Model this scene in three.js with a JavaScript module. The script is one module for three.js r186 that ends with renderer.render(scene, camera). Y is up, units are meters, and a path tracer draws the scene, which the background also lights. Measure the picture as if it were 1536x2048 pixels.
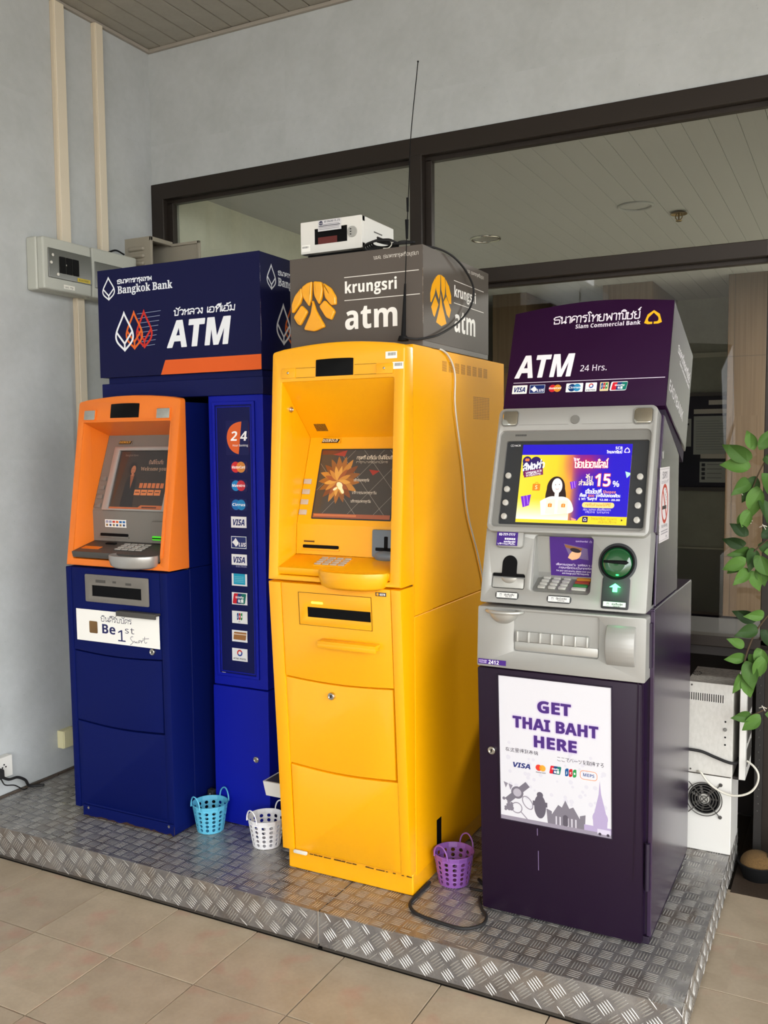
import * as THREE from 'three';
import { mergeGeometries, toCreasedNormals } from 'three/addons/utils/BufferGeometryUtils.js';
import { RoundedBoxGeometry } from 'three/addons/geometries/RoundedBoxGeometry.js';
import { SimplexNoise } from 'three/addons/math/SimplexNoise.js';
import { RectAreaLightUniformsLib } from 'three/addons/lights/RectAreaLightUniformsLib.js';

// ---------------------------------------------------------------- camera, sky, exposure
const scene = new THREE.Scene();
const camera = new THREE.PerspectiveCamera(58.64, 1536 / 2048, 0.05, 200);
camera.position.set(2.19367, 1.474, 1.88781);
camera.rotation.set(-0.073131, 0.478647, -0.0086, 'YXZ');
scene.add(camera);

const renderer = new THREE.WebGLRenderer({ antialias: true });
renderer.toneMapping = THREE.LinearToneMapping;
renderer.toneMappingExposure = 1.4;
renderer.shadowMap.enabled = true;
RectAreaLightUniformsLib.init();

// overcast sky: brighter towards the zenith (CIE overcast), one tone below the horizon
const SKY_LEVEL = 5.2;
{
  const w = 64, h = 32, d = new Float32Array(w * h * 4);
  for (let j = 0; j < h; j++) {
    const el = ((j + 0.5) / h - 0.5) * Math.PI, s = Math.max(0, Math.sin(el)), L = el > 0 ? 0.85 + 0.3 * s : 0.35;
    for (let i = 0; i < w; i++) d.set([L * 0.985 * SKY_LEVEL, L * SKY_LEVEL, L * 1.01 * SKY_LEVEL, 1], (j * w + i) * 4);
  }
  const sky = new THREE.DataTexture(d, w, h, THREE.RGBAFormat, THREE.FloatType);
  sky.mapping = THREE.EquirectangularReflectionMapping; sky.magFilter = THREE.LinearFilter; sky.needsUpdate = true;
  scene.background = sky; scene.environment = sky;
}

// ---------------------------------------------------------------- helpers
let seed = 20240611;
const rnd = () => { seed = (seed * 1664525 + 1013904223) >>> 0; return seed / 4294967296; };
const rr = (a, b) => a + (b - a) * rnd();
const simplex = new SimplexNoise({ random: rnd });
const fbm = (x, y, o = 4) => { let s = 0, a = 0.5, f = 1; for (let i = 0; i < o; i++) { s += a * simplex.noise(x * f, y * f); a *= 0.5; f *= 2.03; } return s; };
const lerp = (a, b, t) => a + (b - a) * t;

const std = (color, roughness = 0.6, metalness = 0, more = {}) => new THREE.MeshPhysicalMaterial({ color, roughness, metalness, ...more });
function dataTex(size, fn, srgb) {
  const d = new Uint8Array(size * size * 4);
  for (let y = 0; y < size; y++) for (let x = 0; x < size; x++) { const c = fn(x / size, y / size); d.set([c[0], c[1], c[2], 255].map((v) => Math.max(0, Math.min(255, v))), (y * size + x) * 4); }
  const t = new THREE.DataTexture(d, size, size); t.wrapS = t.wrapT = THREE.RepeatWrapping; t.magFilter = THREE.LinearFilter; t.minFilter = THREE.LinearMipmapLinearFilter; t.generateMipmaps = true;
  if (srgb) t.colorSpace = THREE.SRGBColorSpace; t.needsUpdate = true; return t;
}
const rep = (t, x, y = x) => { const c = t.clone(); c.repeat.set(x, y); c.needsUpdate = true; return c; };

const used = new Map(), bases = new WeakMap();
const numbered = (n) => { const k = used.get(n) ?? 0; used.set(n, k + 1); return k ? `${n}_${String(k).padStart(3, '0')}` : n; };
function thing(name, label, category, base = [0, 0, 0], group) {
  const o = new THREE.Group(); o.name = numbered(name); o.position.set(...base); o.userData = { label, category }; if (group) o.userData.group = group;
  bases.set(o, base); scene.add(o); return o;
}
function struct(name) { const o = new THREE.Group(); o.name = name; o.userData = { kind: 'structure' }; bases.set(o, [0, 0, 0]); scene.add(o); return o; }
const clean = (g) => { const n = g.index ? g.toNonIndexed() : g; for (const k of Object.keys(n.attributes)) if (!['position', 'normal', 'uv'].includes(k)) n.deleteAttribute(k); if (!n.attributes.normal) n.computeVertexNormals(); return n; };
// geometries come in world metres; the part is stored relative to its thing's base
function part(parent, name, geo, mat, label, kind) {
  let g = Array.isArray(geo) ? (geo.length === 1 ? clean(geo[0]) : mergeGeometries(geo.map(clean))) : clean(geo);
  const b = bases.get(parent); g.translate(-b[0], -b[1], -b[2]);
  const m = new THREE.Mesh(g, mat); m.name = name; m.castShadow = m.receiveShadow = true;
  if (label) m.userData.label = label; if (kind) m.userData.kind = kind;
  bases.set(m, b); parent.add(m); return m;
}
// uv in metres by the dominant axis of each face
function metric(g) {
  const n = clean(g), p = n.attributes.position, q = n.attributes.normal, u = new Float32Array(p.count * 2);
  for (let i = 0; i < p.count; i++) {
    const ax = Math.abs(q.getX(i)), ay = Math.abs(q.getY(i)), az = Math.abs(q.getZ(i));
    u.set(ay >= ax && ay >= az ? [p.getX(i), p.getZ(i)] : ax >= az ? [p.getZ(i), p.getY(i)] : [p.getX(i), p.getY(i)], i * 2);
  }
  n.setAttribute('uv', new THREE.BufferAttribute(u, 2)); return n;
}
const box = (x0, x1, y0, y1, z0, z1, r = 0) => {
  const w = Math.abs(x1 - x0), h = Math.abs(y1 - y0), d = Math.abs(z1 - z0);
  const g = r ? new RoundedBoxGeometry(w, h, d, 2, Math.min(r, w / 2.01, h / 2.01, d / 2.01)) : new THREE.BoxGeometry(w, h, d);
  return g.translate((x0 + x1) / 2, (y0 + y1) / 2, (z0 + z1) / 2);
};
function rrect(x0, x1, y0, y1, r = 0, P = THREE.Shape) {
  const s = new P();
  if (!r) { s.moveTo(x0, y0); s.lineTo(x1, y0); s.lineTo(x1, y1); s.lineTo(x0, y1); s.closePath(); return s; }
  s.moveTo(x0 + r, y0); s.lineTo(x1 - r, y0); s.absarc(x1 - r, y0 + r, r, -Math.PI / 2, 0); s.lineTo(x1, y1 - r); s.absarc(x1 - r, y1 - r, r, 0, Math.PI / 2);
  s.lineTo(x0 + r, y1); s.absarc(x0 + r, y1 - r, r, Math.PI / 2, Math.PI); s.lineTo(x0, y0 + r); s.absarc(x0 + r, y0 + r, r, Math.PI, Math.PI * 1.5); return s;
}
const poly = (pts, P = THREE.Shape) => { const s = new P(); pts.forEach((p, i) => (i ? s.lineTo(...p) : s.moveTo(...p))); s.closePath(); return s; };
function ext(shape, z0, z1, b = 0, seg = 10) {
  const g = new THREE.ExtrudeGeometry(shape, { depth: z1 - z0 - 2 * b, bevelEnabled: b > 0, bevelThickness: b, bevelSize: b, bevelOffset: -b, bevelSegments: 2, curveSegments: seg });
  return g.translate(0, 0, z0 + b);
}
// a sheet's plane across x, given by two (y, z) points: v is the real height y (planeY) or metres along it (planeS)
function plane(y0, z0, y1, z1, along) {
  const L = Math.hypot(y1 - y0, z1 - z0), s = along ? 1 / L : 1 / (y1 - y0), d = [(y1 - y0) * s, (z1 - z0) * s], k = Math.hypot(...d);
  let n = [-d[1] / k, d[0] / k]; if (n[1] < 0 || (Math.abs(n[1]) < 0.3 && n[0] < 0)) n = [-n[0], -n[1]];
  return { at: (v, h) => { const t = along ? v : v - y0; return [y0 + d[0] * t + n[0] * h, z0 + d[1] * t + n[1] * h]; } };
}
function onto(g, pl, backZ) {
  const n = g.index ? g.toNonIndexed() : g, p = n.attributes.position;
  for (let i = 0; i < p.count; i++) {
    const y = p.getY(i), h = p.getZ(i);
    if (backZ !== undefined && h < -0.025) p.setZ(i, backZ);
    else { const [Y, Z] = pl.at(y, h); p.setY(i, Y); p.setZ(i, Z); }
  }
  n.deleteAttribute('normal'); return toCreasedNormals(n, 0.55);
}
const slab = (x0, x1, v0, v1, n0, n1, pl, r = 0, b = 0) => onto(ext(rrect(x0, x1, v0, v1, r), n0, n1, b), pl);
const extX = (pts, x0, x1, b = 0) => { // polygon in (z, y) pulled along x
  const g = ext(poly(pts.map(([y, z]) => [-z, y])), x0, x1, b); return g.rotateY(Math.PI / 2).scale(1, 1, 1);
};
const tube = (pts, r, seg = 60, rad = 8) => new THREE.TubeGeometry(new THREE.CatmullRomCurve3(pts.map((p) => new THREE.Vector3(...p))), seg, r, rad, false);
const cyl = (r0, r1, h, n = 24) => new THREE.CylinderGeometry(r0, r1, h, n);
// a printed sheet: thin box with the print on it
function print(parent, name, x0, x1, v0, v1, pl, mat, label, h = 0.0012) {
  const g = new THREE.BoxGeometry(x1 - x0, v1 - v0, 0.001).translate((x0 + x1) / 2, (v0 + v1) / 2, h - 0.0005);
  return part(parent, name, onto(g, pl), mat, label);
}
// the same on a face that looks towards +x: a runs towards -z
function printX(parent, name, a0, a1, y0, y1, x, mat, label) { return part(parent, name, new THREE.BoxGeometry(a1 - a0, y1 - y0, 0.001).translate((a0 + a1) / 2, (y0 + y1) / 2, 0.0007).rotateY(Math.PI / 2).translate(x, 0, 0), mat, label); }
const flat = (z) => ({ at: (v, h) => [v, z + h] });
function canvas(wmm, hmm, ppm, draw, bg) {
  const c = document.createElement('canvas'); c.width = Math.round(wmm * ppm); c.height = Math.round(hmm * ppm);
  const k = c.getContext('2d'); k.scale(ppm, ppm); if (bg) { k.fillStyle = bg; k.fillRect(0, 0, wmm, hmm); }
  k.lineCap = k.lineJoin = 'round'; draw(k);
  const t = new THREE.CanvasTexture(c); t.colorSpace = THREE.SRGBColorSpace; t.magFilter = THREE.LinearFilter; t.anisotropy = 8; return t;
}
const printed = (t, roughness = 0.4, more = {}) => new THREE.MeshPhysicalMaterial({ map: t, roughness, specularIntensity: 0.6, ...more });
function word(k, s, x, y, px, o = {}) { // text with optional slant, stretch and letter width
  k.save(); k.translate(x, y); if (o.rot) k.rotate(o.rot); if (o.slant) k.transform(1, 0, -o.slant, 1, 0, 0);
  k.font = `${o.weight ?? 'bold'} ${px}px ${o.face ?? 'sans-serif'}`; k.textAlign = o.align ?? 'left'; k.fillStyle = o.fill ?? '#fff';
  if (o.fit) { const w = k.measureText(s).width; k.scale(o.fit / w, 1); }
  if (o.line) { k.lineWidth = o.line; k.strokeStyle = o.stroke ?? o.fill ?? '#fff'; k.strokeText(s, 0, 0); }
  k.fillText(s, 0, 0); k.restore();
}
// scripts the fonts lack, as pen strokes: "x y x y ..." per stroke, strokes split by "/", first number the advance
const PEN = {
  'ก': '8 0 0 0 6 2 8 0 9 3 10 5 10 7 8 7 0', 'ค': '8 3 4 4 5 3 6 2 5 0 1 0 8 2 10 5 10 7 8 7 0', 'ง': '6 4 9 3 10 2 9 3 8 4 9 4 0 3 0 0 5', 'จ': '8 2 5 1 4 0 5 1 6 2 5 4 0 6 0 6 8 4 10 1 10 0 9',
  'ช': '9 1 8 0 9 1 10 2 9 1 7 1 0 6 0 7 1 7 6 5 7 7 8 8 11', 'ณ': '11 1 8 0 9 1 10 2 9 2 0/2 8 4 10 6 8 6 0/6 2 8 0 10 1/10 10 10 0', 'ด': '8 3 5 4 4 3 3 1 0 0 0 0 8 2 10 5 10 7 8 7 0', 'ต': '8 3 5 4 4 3 3 1 0 0 0 0 8 2 10 3 9 5 10 7 8 7 0',
  'ท': '9 1 8 0 9 1 10 2 9 2 0/2 4 6 10 8 9 8 0', 'ธ': '9 8 11 2 10 0 8 1 6 7 6 8 5 8 1 7 0 1 0 1 3', 'น': '9 1 8 0 9 1 10 2 9 2 0 6 3 7 2 8 1 7 0 6 1/7 10 7 2', 'บ': '9 1 8 0 9 1 10 2 9 2 0 7 0 7 10', 'ป': '9 1 8 0 9 1 10 2 9 2 0 7 0 7 13',
  'พ': '10 1 8 0 9 1 10 2 9 2 0 5 7 8 0 8 10', 'ฟ': '10 1 8 0 9 1 10 2 9 2 0 5 7 8 0 8 13', 'ม': '9 1 8 0 9 1 10 2 9 2 2 1 0 0 1 2 2 7 0 7 10', 'ย': '9 2 10 0 9 1 7 3 6 1 5 1 1 2 0 6 0 7 1 7 10', 'ร': '7 6 10 2 10 0 8 1 7 4 7 5 6 5 1 4 0 3 1 4 2 5 1',
  'ล': '9 2 1 1 0 0 1 1 4 3 5 6 4/0 9 3 10 5 10 7 8 7 0', 'ว': '7 0 9 2 10 4 10 6 8 6 1 5 0 4 1 5 2', 'ศ': '9 3 4 4 5 3 6 2 5 0 1 0 8 2 10 5 10 7 8 7 0/6 9 9 12', 'ส': '9 2 1 1 0 0 1 1 4 3 5 6 4/0 9 3 10 5 10 7 8 7 0/5 10 8 12', 'ห': '9 1 8 0 9 1 10 2 9 2 0/2 5 6 8 8 9 7 10 6 9 7 6 7 0',
  'อ': '9 1 6 2 5 1 4 0 5 0 1 1 0 6 0 7 1 7 8 5 10 2 10 0 9', 'า': '6 0 9 1 10 3 10 4 9 4 0', 'เ': '4 1 10 1 1 2 0 3 1 2 2 1 1', 'แ': '7 1 10 1 1 2 0 3 1/5 10 5 1 6 0 7 1', 'ไ': '5 3 1 2 0 2 10 1 12 0 14 2 15 4 13', 'โ': '5 3 1 2 0 2 12 4 14 0 15', 'ข': '8 1 8 0 9 1 10 2 9 1 7 1 0 6 0 6 10', 'ษ': '9 1 8 0 9 1 10 2 9 2 0 7 0 7 10/4 5 8 7',
  'ิ': '0 -7 12 -5 14 -3 14 -1 12 -7 12', 'ี': '0 -7 12 -5 14 -3 14 -1 12 -7 12/-1 12 -1 15', 'ื': '0 -7 12 -5 14 -3 14 -1 12 -7 12/-1 12 -1 15/-3 13 -3 15', 'ึ': '0 -7 12 -5 14 -3 14 -1 12 -7 12/-1 13 -1 14', 'ั': '0 -6 14 -5 13 -4 12 -2 12 0 15', '็': '0 -5 12 -5 14 -3 13 -2 14 0 15', '่': '0 -2 13 -2 16', '้': '0 -5 15 -4 16 -3 13 0 16', '์': '0 -4 13 -3 12 -2 13 -3 14 -1 16',
  'ุ': '0 -3 -2 -2 -2 -2 -5', '.': '4 1 0 1 .6', ' ': '5',
  '在': '12 0 8 10 8/4 10 0 3/2 5 2 0/6 6 6 1/4 4 9 4/3 1 10 1', '这': '12 1 9 2 8/0 6 2 6 2 2/0 0 3 1 10 0/6 10 6 9/3 8 10 8/8 8 4 2/5 6 9 2', '里': '12 1 10 9 10 9 5 1 5 1 10/1 7 9 7/5 10 5 0/1 3 9 3/0 0 10 0', '得': '12 2 10 0 7/3 7 0 4/2 5 2 0/5 10 9 10 9 6 5 6 5 10/5 8 9 8/4 5 10 5/4 3 10 3/8 5 8 0', '到': '12 0 10 6 10/3 10 1 7 5 7/3 7 3 1/1 4 5 4/0 1 6 2/7 9 7 3/9 10 9 0', '泰': '12 1 9 9 9/2 7 8 7/0 5 10 5/5 10 0 2/5 6 10 2/5 4 5 0/2 3 3 2', '铢': '12 2 10 0 7/1 8 4 8/0 5 4 5/2 8 2 1 4 2/6 10 5 7/5 8 10 8/4 5 10 5/8 10 8 0/7 5 4 1/8 5 10 1',
  'こ': '11 1 9 8 9/1 2 3 0 9 0', 'で': '11 0 9 9 9 5 6 5 2 8 0/8 6 9 5', 'バ': '11 3 8 0 1/5 9 9 1/8 10 9 9', 'ー': '11 0 5 10 5', 'ツ': '11 1 9 2 6/4 9 5 6/9 9 7 3 3 0', 'を': '11 1 9 8 9/4 10 2 5 6 5 6 2/9 6 3 3 3 1 9 0', '取': '11 0 10 5 10/1 10 1 1/4 10 4 0/1 7 4 7/1 4 4 4/0 1 5 2/6 9 10 9 6 0/6 7 10 0', 'す': '11 0 8 10 8/6 10 6 4 4 3 4 5 6 5 6 2 3 0', 'る': '11 2 10 8 10 2 4 7 6 9 3 6 0 4 1',
};
function pen(k, s, x, y, h, o = {}) { // h: height of a plain letter, y: baseline
  let w = 0; for (const c of s) w += +(PEN[c] ?? '6').split(' ')[0];
  const u = h / 10, sx = o.fit ? o.fit / w : u * (o.wide ?? 1);
  k.save(); k.translate(x, y); if (o.rot) k.rotate(o.rot); if (o.slant) k.transform(1, 0, -o.slant, 1, 0, 0); if (o.align === 'right') k.translate(-w * sx, 0); if (o.align === 'center') k.translate(-w * sx / 2, 0);
  k.strokeStyle = o.fill ?? '#fff'; k.lineWidth = o.line ?? h * 0.14;
  let at = 0;
  for (const c of s) {
    const [adv, rest] = [(PEN[c] ?? '6').split(' ')[0], (PEN[c] ?? '6').split(' ').slice(1).join(' ')];
    if (rest) for (const st of rest.split('/')) { const n = st.split(' ').map(Number); k.beginPath(); for (let i = 0; i + 1 < n.length; i += 2) { const X = (at + n[i]) * sx, Y = -n[i + 1] * u; if (i) k.lineTo(X, Y); else k.moveTo(X, Y); } k.stroke(); }
    at += +adv;
  }
  k.restore();
}

// ---------------------------------------------------------------- materials
const grainBump = dataTex(256, (x, y) => { const v = 128 + 60 * fbm(x * 40, y * 40, 3) + 40 * (rnd() - 0.5); return [v, v, v]; });
const plaster = dataTex(512, (x, y) => { // painted plaster: faint roller blotches and a few specks of dirt
  const n = fbm(x * 5, y * 5, 5), m = fbm(x * 30 + 9, y * 30, 3), s = rnd() < 0.0004 ? -26 : 0; return [236 + 9 * n + 4 * m + s, 237 + 9 * n + 4 * m + s, 236 + 10 * n + 4 * m + s];
}, true);
const tileTex = dataTex(512, (x, y) => { // fired clay clouding with pink flecks
  const n = fbm(x * 6, y * 6, 5), p = Math.max(0, fbm(x * 5 + 40, y * 5 + 7, 3) - 0.18), f = fbm(x * 60, y * 60, 2);
  return [232 + 15 * n + 6 * f + 10 * p, 226 + 16 * n + 6 * f - 34 * p, 218 + 18 * n + 6 * f - 30 * p];
}, true);
const woodTex = dataTex(512, (x, y) => { // straight-grained veneer
  const g = simplex.noise(x * 70, y * 2.2) * 0.5 + simplex.noise(x * 22 + 3, y * 0.8) * 0.5 + simplex.noise(x * 190, y * 5) * 0.25; return [226 + 20 * g, 218 + 24 * g, 206 + 28 * g];
}, true);
const steelWear = dataTex(512, (x, y) => { // trodden aluminium: dull scuffs and brownish dirt
  const n = fbm(x * 7, y * 7, 5), d = Math.max(0, fbm(x * 3 + 20, y * 3, 4)), f = (rnd() - 0.5) * 16; return [200 + 40 * n - 20 * d + f, 200 + 40 * n - 38 * d + f, 204 + 38 * n - 58 * d + f];
}, true);
const steelGrime = dataTex(512, (x, y) => { // the same aluminium with trodden-in grime: blotches with ragged edges
  const n = fbm(x * 7, y * 7, 5), e = fbm(x * 5 + 8, y * 5, 6), g = Math.min(1, Math.max(0, e * 3 + 1.1)), f = (rnd() - 0.5) * 16; return [200 + 40 * n - 62 * g + f, 200 + 40 * n - 66 * g + f, 204 + 38 * n - 72 * g + f];
}, true);
const scuffRough = dataTex(256, (x, y) => { const v = 150 + 70 * fbm(x * 8, y * 8, 5); return [v, v, v]; });
const granite = dataTex(256, (x, y) => { const v = 190 + 60 * (rnd() - 0.5) + 40 * fbm(x * 20, y * 20, 3); return [v, v * 0.96, v * 0.93]; }, true);
const coir = dataTex(256, (x, y) => { const v = 180 + 60 * simplex.noise(x * 60 + 6 * simplex.noise(x * 9, y * 9), y * 60) + 40 * (rnd() - 0.5); return [v, v * 0.93, v * 0.8]; }, true);

const M = {
  wall: std('#c2c5c6', 0.85, 0, { map: rep(plaster, 0.7), bumpMap: rep(grainBump, 3), bumpScale: 0.0006 }),
  wallIn: std('#d2d3c2', 0.85, 0, { map: rep(plaster, 0.7) }),
  wallDado: std('#84877d', 0.8), wallFar: std('#b3b6a8', 0.85, 0, { map: rep(plaster, 0.7) }),
  slat: std('#aaa499', 0.55, 0.1, { map: rep(plaster, 1.2) }), slatGap: std('#2c2925', 0.9), ceilIn: std('#adafae', 0.75), ceilRim: std('#9b948a', 0.6),
  grout: std('#2c2620', 0.95), tile: std('#b8a895', 0.42, 0, { map: rep(tileTex, 0.9), bumpMap: rep(grainBump, 6), bumpScale: 0.0003 }), pave: std('#b4afa6', 0.9),
  frame: std('#2a231e', 0.42, 0.3), frameDark: std('#1a1613', 0.6), black: std('#08080a', 0.6, 0, { specularIntensity: 0.25 }), blackMatt: std('#101011', 0.8, 0, { specularIntensity: 0.4 }), blackGlass: std('#050506', 0.3, 0, { specularIntensity: 0.3 }),
  glass: new THREE.MeshPhysicalMaterial({ color: '#f3f5f2', roughness: 0.02, transmission: 1, thickness: 0, ior: 1.5 }),
  graniteDark: std('#5a4f45', 0.35, 0, { map: rep(granite, 4) }), skirting: std('#6b6259', 0.5, 0, { map: rep(granite, 4) }), panelDark: std('#231d1a', 0.55),
  wood: std('#6a5845', 0.5, 0, { map: rep(woodTex, 1.2, 0.6) }), woodLine: std('#4a3b2c', 0.6),
  plateTop: std('#b8b5b0', 0.5, 0.6, { map: rep(steelWear, 1.1), roughnessMap: rep(scuffRough, 1.4) }), plateFront: std('#b8b5b0', 0.5, 0.6, { map: rep(steelWear, 1.1), roughnessMap: rep(scuffRough, 1.4) }),
  barTop: std('#b8b5b0', 0.35, 0.7), barFront: std('#b8b5b0', 0.35, 0.7), seal: std('#3a332b', 0.9), alu: std('#c9c8c4', 0.3, 0.85),
  pvc: std('#d6cbb6', 0.6), pvcDirty: std('#cdc0a9', 0.7), boxGrey: std('#b3b5ac', 0.5), boxDark: std('#4d4f49', 0.2, 0, { clearcoat: 0.6, clearcoatRoughness: 0.1 }), boxSteel: std('#9a9384', 0.5, 0.1), boxSteelIn: std('#3b3a36', 0.8),
  white: std('#dcdad4', 0.45), whiteDull: std('#d6d3ca', 0.55), cream: std('#d8d2a8', 0.55),
  orange: std('#e6761c', 0.42, 0, { clearcoat: 0.25, clearcoatRoughness: 0.3 }), blue: std('#041150', 0.55, 0, { specularIntensity: 0.25, bumpMap: rep(grainBump, 8), bumpScale: 0.0002 }), blueBright: std('#07179a', 0.5, 0, { specularIntensity: 0.45, bumpMap: rep(grainBump, 8), bumpScale: 0.0002 }), blueEdge: std('#0a124c', 0.5, 0, { specularIntensity: 0.45 }),
  grey: std('#77726b', 0.5, 0.1), greyDark: std('#4a4743', 0.5, 0.1), greyLight: std('#a9a7a3', 0.35, 0.45),
  yellow: std('#f2a900', 0.36, 0, { clearcoat: 0.35, clearcoatRoughness: 0.2, bumpMap: rep(grainBump, 8), bumpScale: 0.00015 }), yellowSide: std('#f2a900', 0.5, 0, { specularIntensity: 0.35, bumpMap: rep(grainBump, 8), bumpScale: 0.00015 }), yellowGap: std('#5a3a05', 0.8), yellowPerf: std('#a8720c', 0.7),
  purple: std('#1c0b22', 0.42, 0, { specularIntensity: 0.6, bumpMap: rep(grainBump, 8), bumpScale: 0.0002 }), purpleSide: std('#2a1636', 0.27, 0, { clearcoat: 0.6, clearcoatRoughness: 0.25 }), purpleDark: std('#1c0d25', 0.6),
  silver: std('#9f9e9a', 0.42, 0.35, { bumpMap: rep(grainBump, 20), bumpScale: 0.0001 }), silverLight: std('#b6b5b0', 0.34, 0.55), silverDark: std('#868581', 0.4, 0.45), bezelBlack: std('#26282b', 0.45),
  chrome: std('#c8c6bf', 0.18, 1), mirror: std('#d5d3cb', 0.08, 1), brass: std('#8d7a55', 0.3, 0.9), key: std('#bfbdb6', 0.45, 0.3),
  signGrey: std('#5d564f', 0.55), rubber: std('#171617', 0.7), cordWhite: std('#d9d5c8', 0.55), cordGrey: std('#8f8d86', 0.6),
};

// ---------------------------------------------------------------- setting
const XL = -0.742, ZB = -1.466, YC = 3.286, T = 0.305, YP = 0.1153;
{ // floor: grout bed with single tiles, then tiles too far off the frame as one piece
  const f = struct('floor');
  part(f, 'grout_bed', metric(box(XL - 0.2, 7, -0.2, -0.008, -1.9, 5)), M.grout);
  const geos = [0, 1, 2, 3, 4, 5].map(() => { const g = metric(box(0.0019, T - 0.0019, -0.012, 0, 0.0019, T - 0.0019, 0.0009)), u = g.attributes.uv, a = rr(0, 5), b = rr(0, 5); for (let i = 0; i < u.count; i++) u.setXY(i, u.getX(i) + a, u.getY(i) + b); return g; });
  const tones = ['#b8ab98', '#b3a693', '#beb19d', '#b6a996'].map((c) => { const m = M.tile.clone(); m.color.set(c); return m; });
  const rest = [];
  for (let i = -3; i < 22; i++) for (let j = -4; j < 15; j++) {
    if (j < -1 && i < 6) continue;
    if (j < -3 && i > 8) continue;
    const x = i * T, z = j * T;
    if (i < 9 && j < 6) { const m = new THREE.Mesh(geos[Math.floor(rnd() * 6)], tones[Math.floor(rnd() * 4)]); m.name = 'tile'; m.position.set(x, rr(-0.0004, 0.0004), z); m.receiveShadow = true; f.add(m); }
    else rest.push(new THREE.Matrix4().makeTranslation(x, 0, z));
  }
  const im = new THREE.InstancedMesh(geos[0], tones[0], rest.length); rest.forEach((m, i) => im.setMatrixAt(i, m)); im.name = 'tile_field'; im.userData.kind = 'stuff'; im.receiveShadow = true; f.add(im);
  // dark stone threshold before the shop front
  part(f, 'threshold', metric(box(6 * T + 0.03, 7, -0.1, 0.001, -1.9, -4 * T + 0.02)), M.graniteDark);
}
part(struct('ground'), 'pavement', metric(box(-14, 18, -0.35, -0.03, -9, 22)), M.pave);
part(struct('wall_left'), 'plaster', metric(box(XL - 0.2, XL, 0, YC + 0.12, ZB - 5.2, 7.2)), M.wall);
{
  const w = struct('wall_back');
  part(w, 'plaster', metric(box(XL, 4.2, 2.683, YC + 0.5, ZB - 0.16, ZB + 0.004)), M.wall);
  part(w, 'plaster', metric(box(3.4, 4.75, 0, 2.683, ZB - 0.16, ZB + 0.004)), M.wall);
  part(w, 'recessed_base', metric(box(XL, 3.4, 0, 0.77, -2.0, -1.9)), M.panelDark);
  part(w, 'sill_underside', metric(box(XL, 3.4, 0.72, 0.77, -2.0, ZB - 0.02)), M.panelDark);
}
// added unseen facade: keeps sky out of the window mirror, daylight passes its right end
part(struct('added_wall_opposite'), 'plaster', metric(box(XL - 0.2, 2.2, -0.03, 6.5, 7.2, 7.6)), std('#8f8a80', 0.9));
part(struct('added_wall_right'), 'plaster', metric(box(4.2, 4.4, -0.03, YC + 0.5, ZB + 0.004, -0.1)), M.wall);  // added wall, out of view, blocks daylight from the far right
{ // canopy ceiling of long panels with open joints
  const c = struct('ceiling');
  part(c, 'backing', box(XL, 4.2, YC + 0.014, YC + 0.12, ZB, 4.5), M.slatGap);
  const g = [0, 1, 2].map((k) => metric(box(0.0025, 0.097, YC, YC + 0.012, ZB + 0.012, 4.5, 0.003).translate(0, 0, 0)));
  for (let i = 0; i < 49; i++) { const m = new THREE.Mesh(g[i % 3], M.slat); m.name = 'ceiling_slat'; m.position.set(-0.7605 + 0.0995 * i, rr(-0.0012, 0.0012), 0); if (i === 0) m.scale.x = 1; m.castShadow = m.receiveShadow = true; c.add(m); }
  const t = struct('trim_1');
  part(t, 'wall_angle', box(XL, 4.2, YC - 0.016, YC - 0.001, ZB + 0.004, ZB + 0.02, 0.002), M.ceilRim);
  part(t, 'wall_angle', box(XL, XL + 0.016, YC - 0.016, YC - 0.001, ZB + 0.02, 4.5, 0.002), M.ceilRim);
}
part(struct('baseboard_left'), 'stone_skirting', metric(box(XL, XL + 0.012, 0, 0.122, ZB, 3.4, 0.002)), M.skirting);
{ // window: dark frame, mullion, transom, three panes
  const w = struct('window_1'), z0 = ZB - 0.05, z1 = ZB + 0.012, X1 = 1.912;
  part(w, 'window_frame', [box(XL, 3.4, 2.61, 2.683, z0, z1, 0.003), box(XL, -0.672, 0.76, 2.612, z0, z1, 0.003), box(XL, 3.4, 0.757, 0.795, z0, z1, 0.003), box(X1, X1 + 0.075, 0.0, 2.612, z0, z1, 0.003),
    box(XL, X1, 2.592, 2.612, z0, ZB - 0.02, 0.002), box(-0.674, -0.642, 0.79, 2.6, z0, ZB - 0.02, 0.002)], M.frame);
  part(w, 'mullion', [box(0.588, 0.641, 0.79, 2.615, z0, z1 + 0.004, 0.003), box(0.641, 0.668, 0.79, 2.6, z0, ZB - 0.02, 0.002)], M.frame);
  part(w, 'transom', [box(0.64, X1, 2.094, 2.149, z0, z1, 0.003), box(0.66, X1, 2.078, 2.1, z0, ZB - 0.02, 0.002)], M.frame);
  const zg = ZB - 0.036;
  for (const [a, b, c, d] of [[-0.66, 0.6, 0.78, 2.605], [0.655, X1 + 0.01, 2.13, 2.605], [0.655, X1 + 0.01, 0.78, 2.09]]) part(w, 'pane', new THREE.PlaneGeometry(b - a, d - c).translate((a + b) / 2, (c + d) / 2, zg), M.glass);
  part(w, 'side_panel', box(X1 + 0.07, 3.4, 0.0, 2.612, z0, ZB - 0.01), M.frameDark);
}
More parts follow.
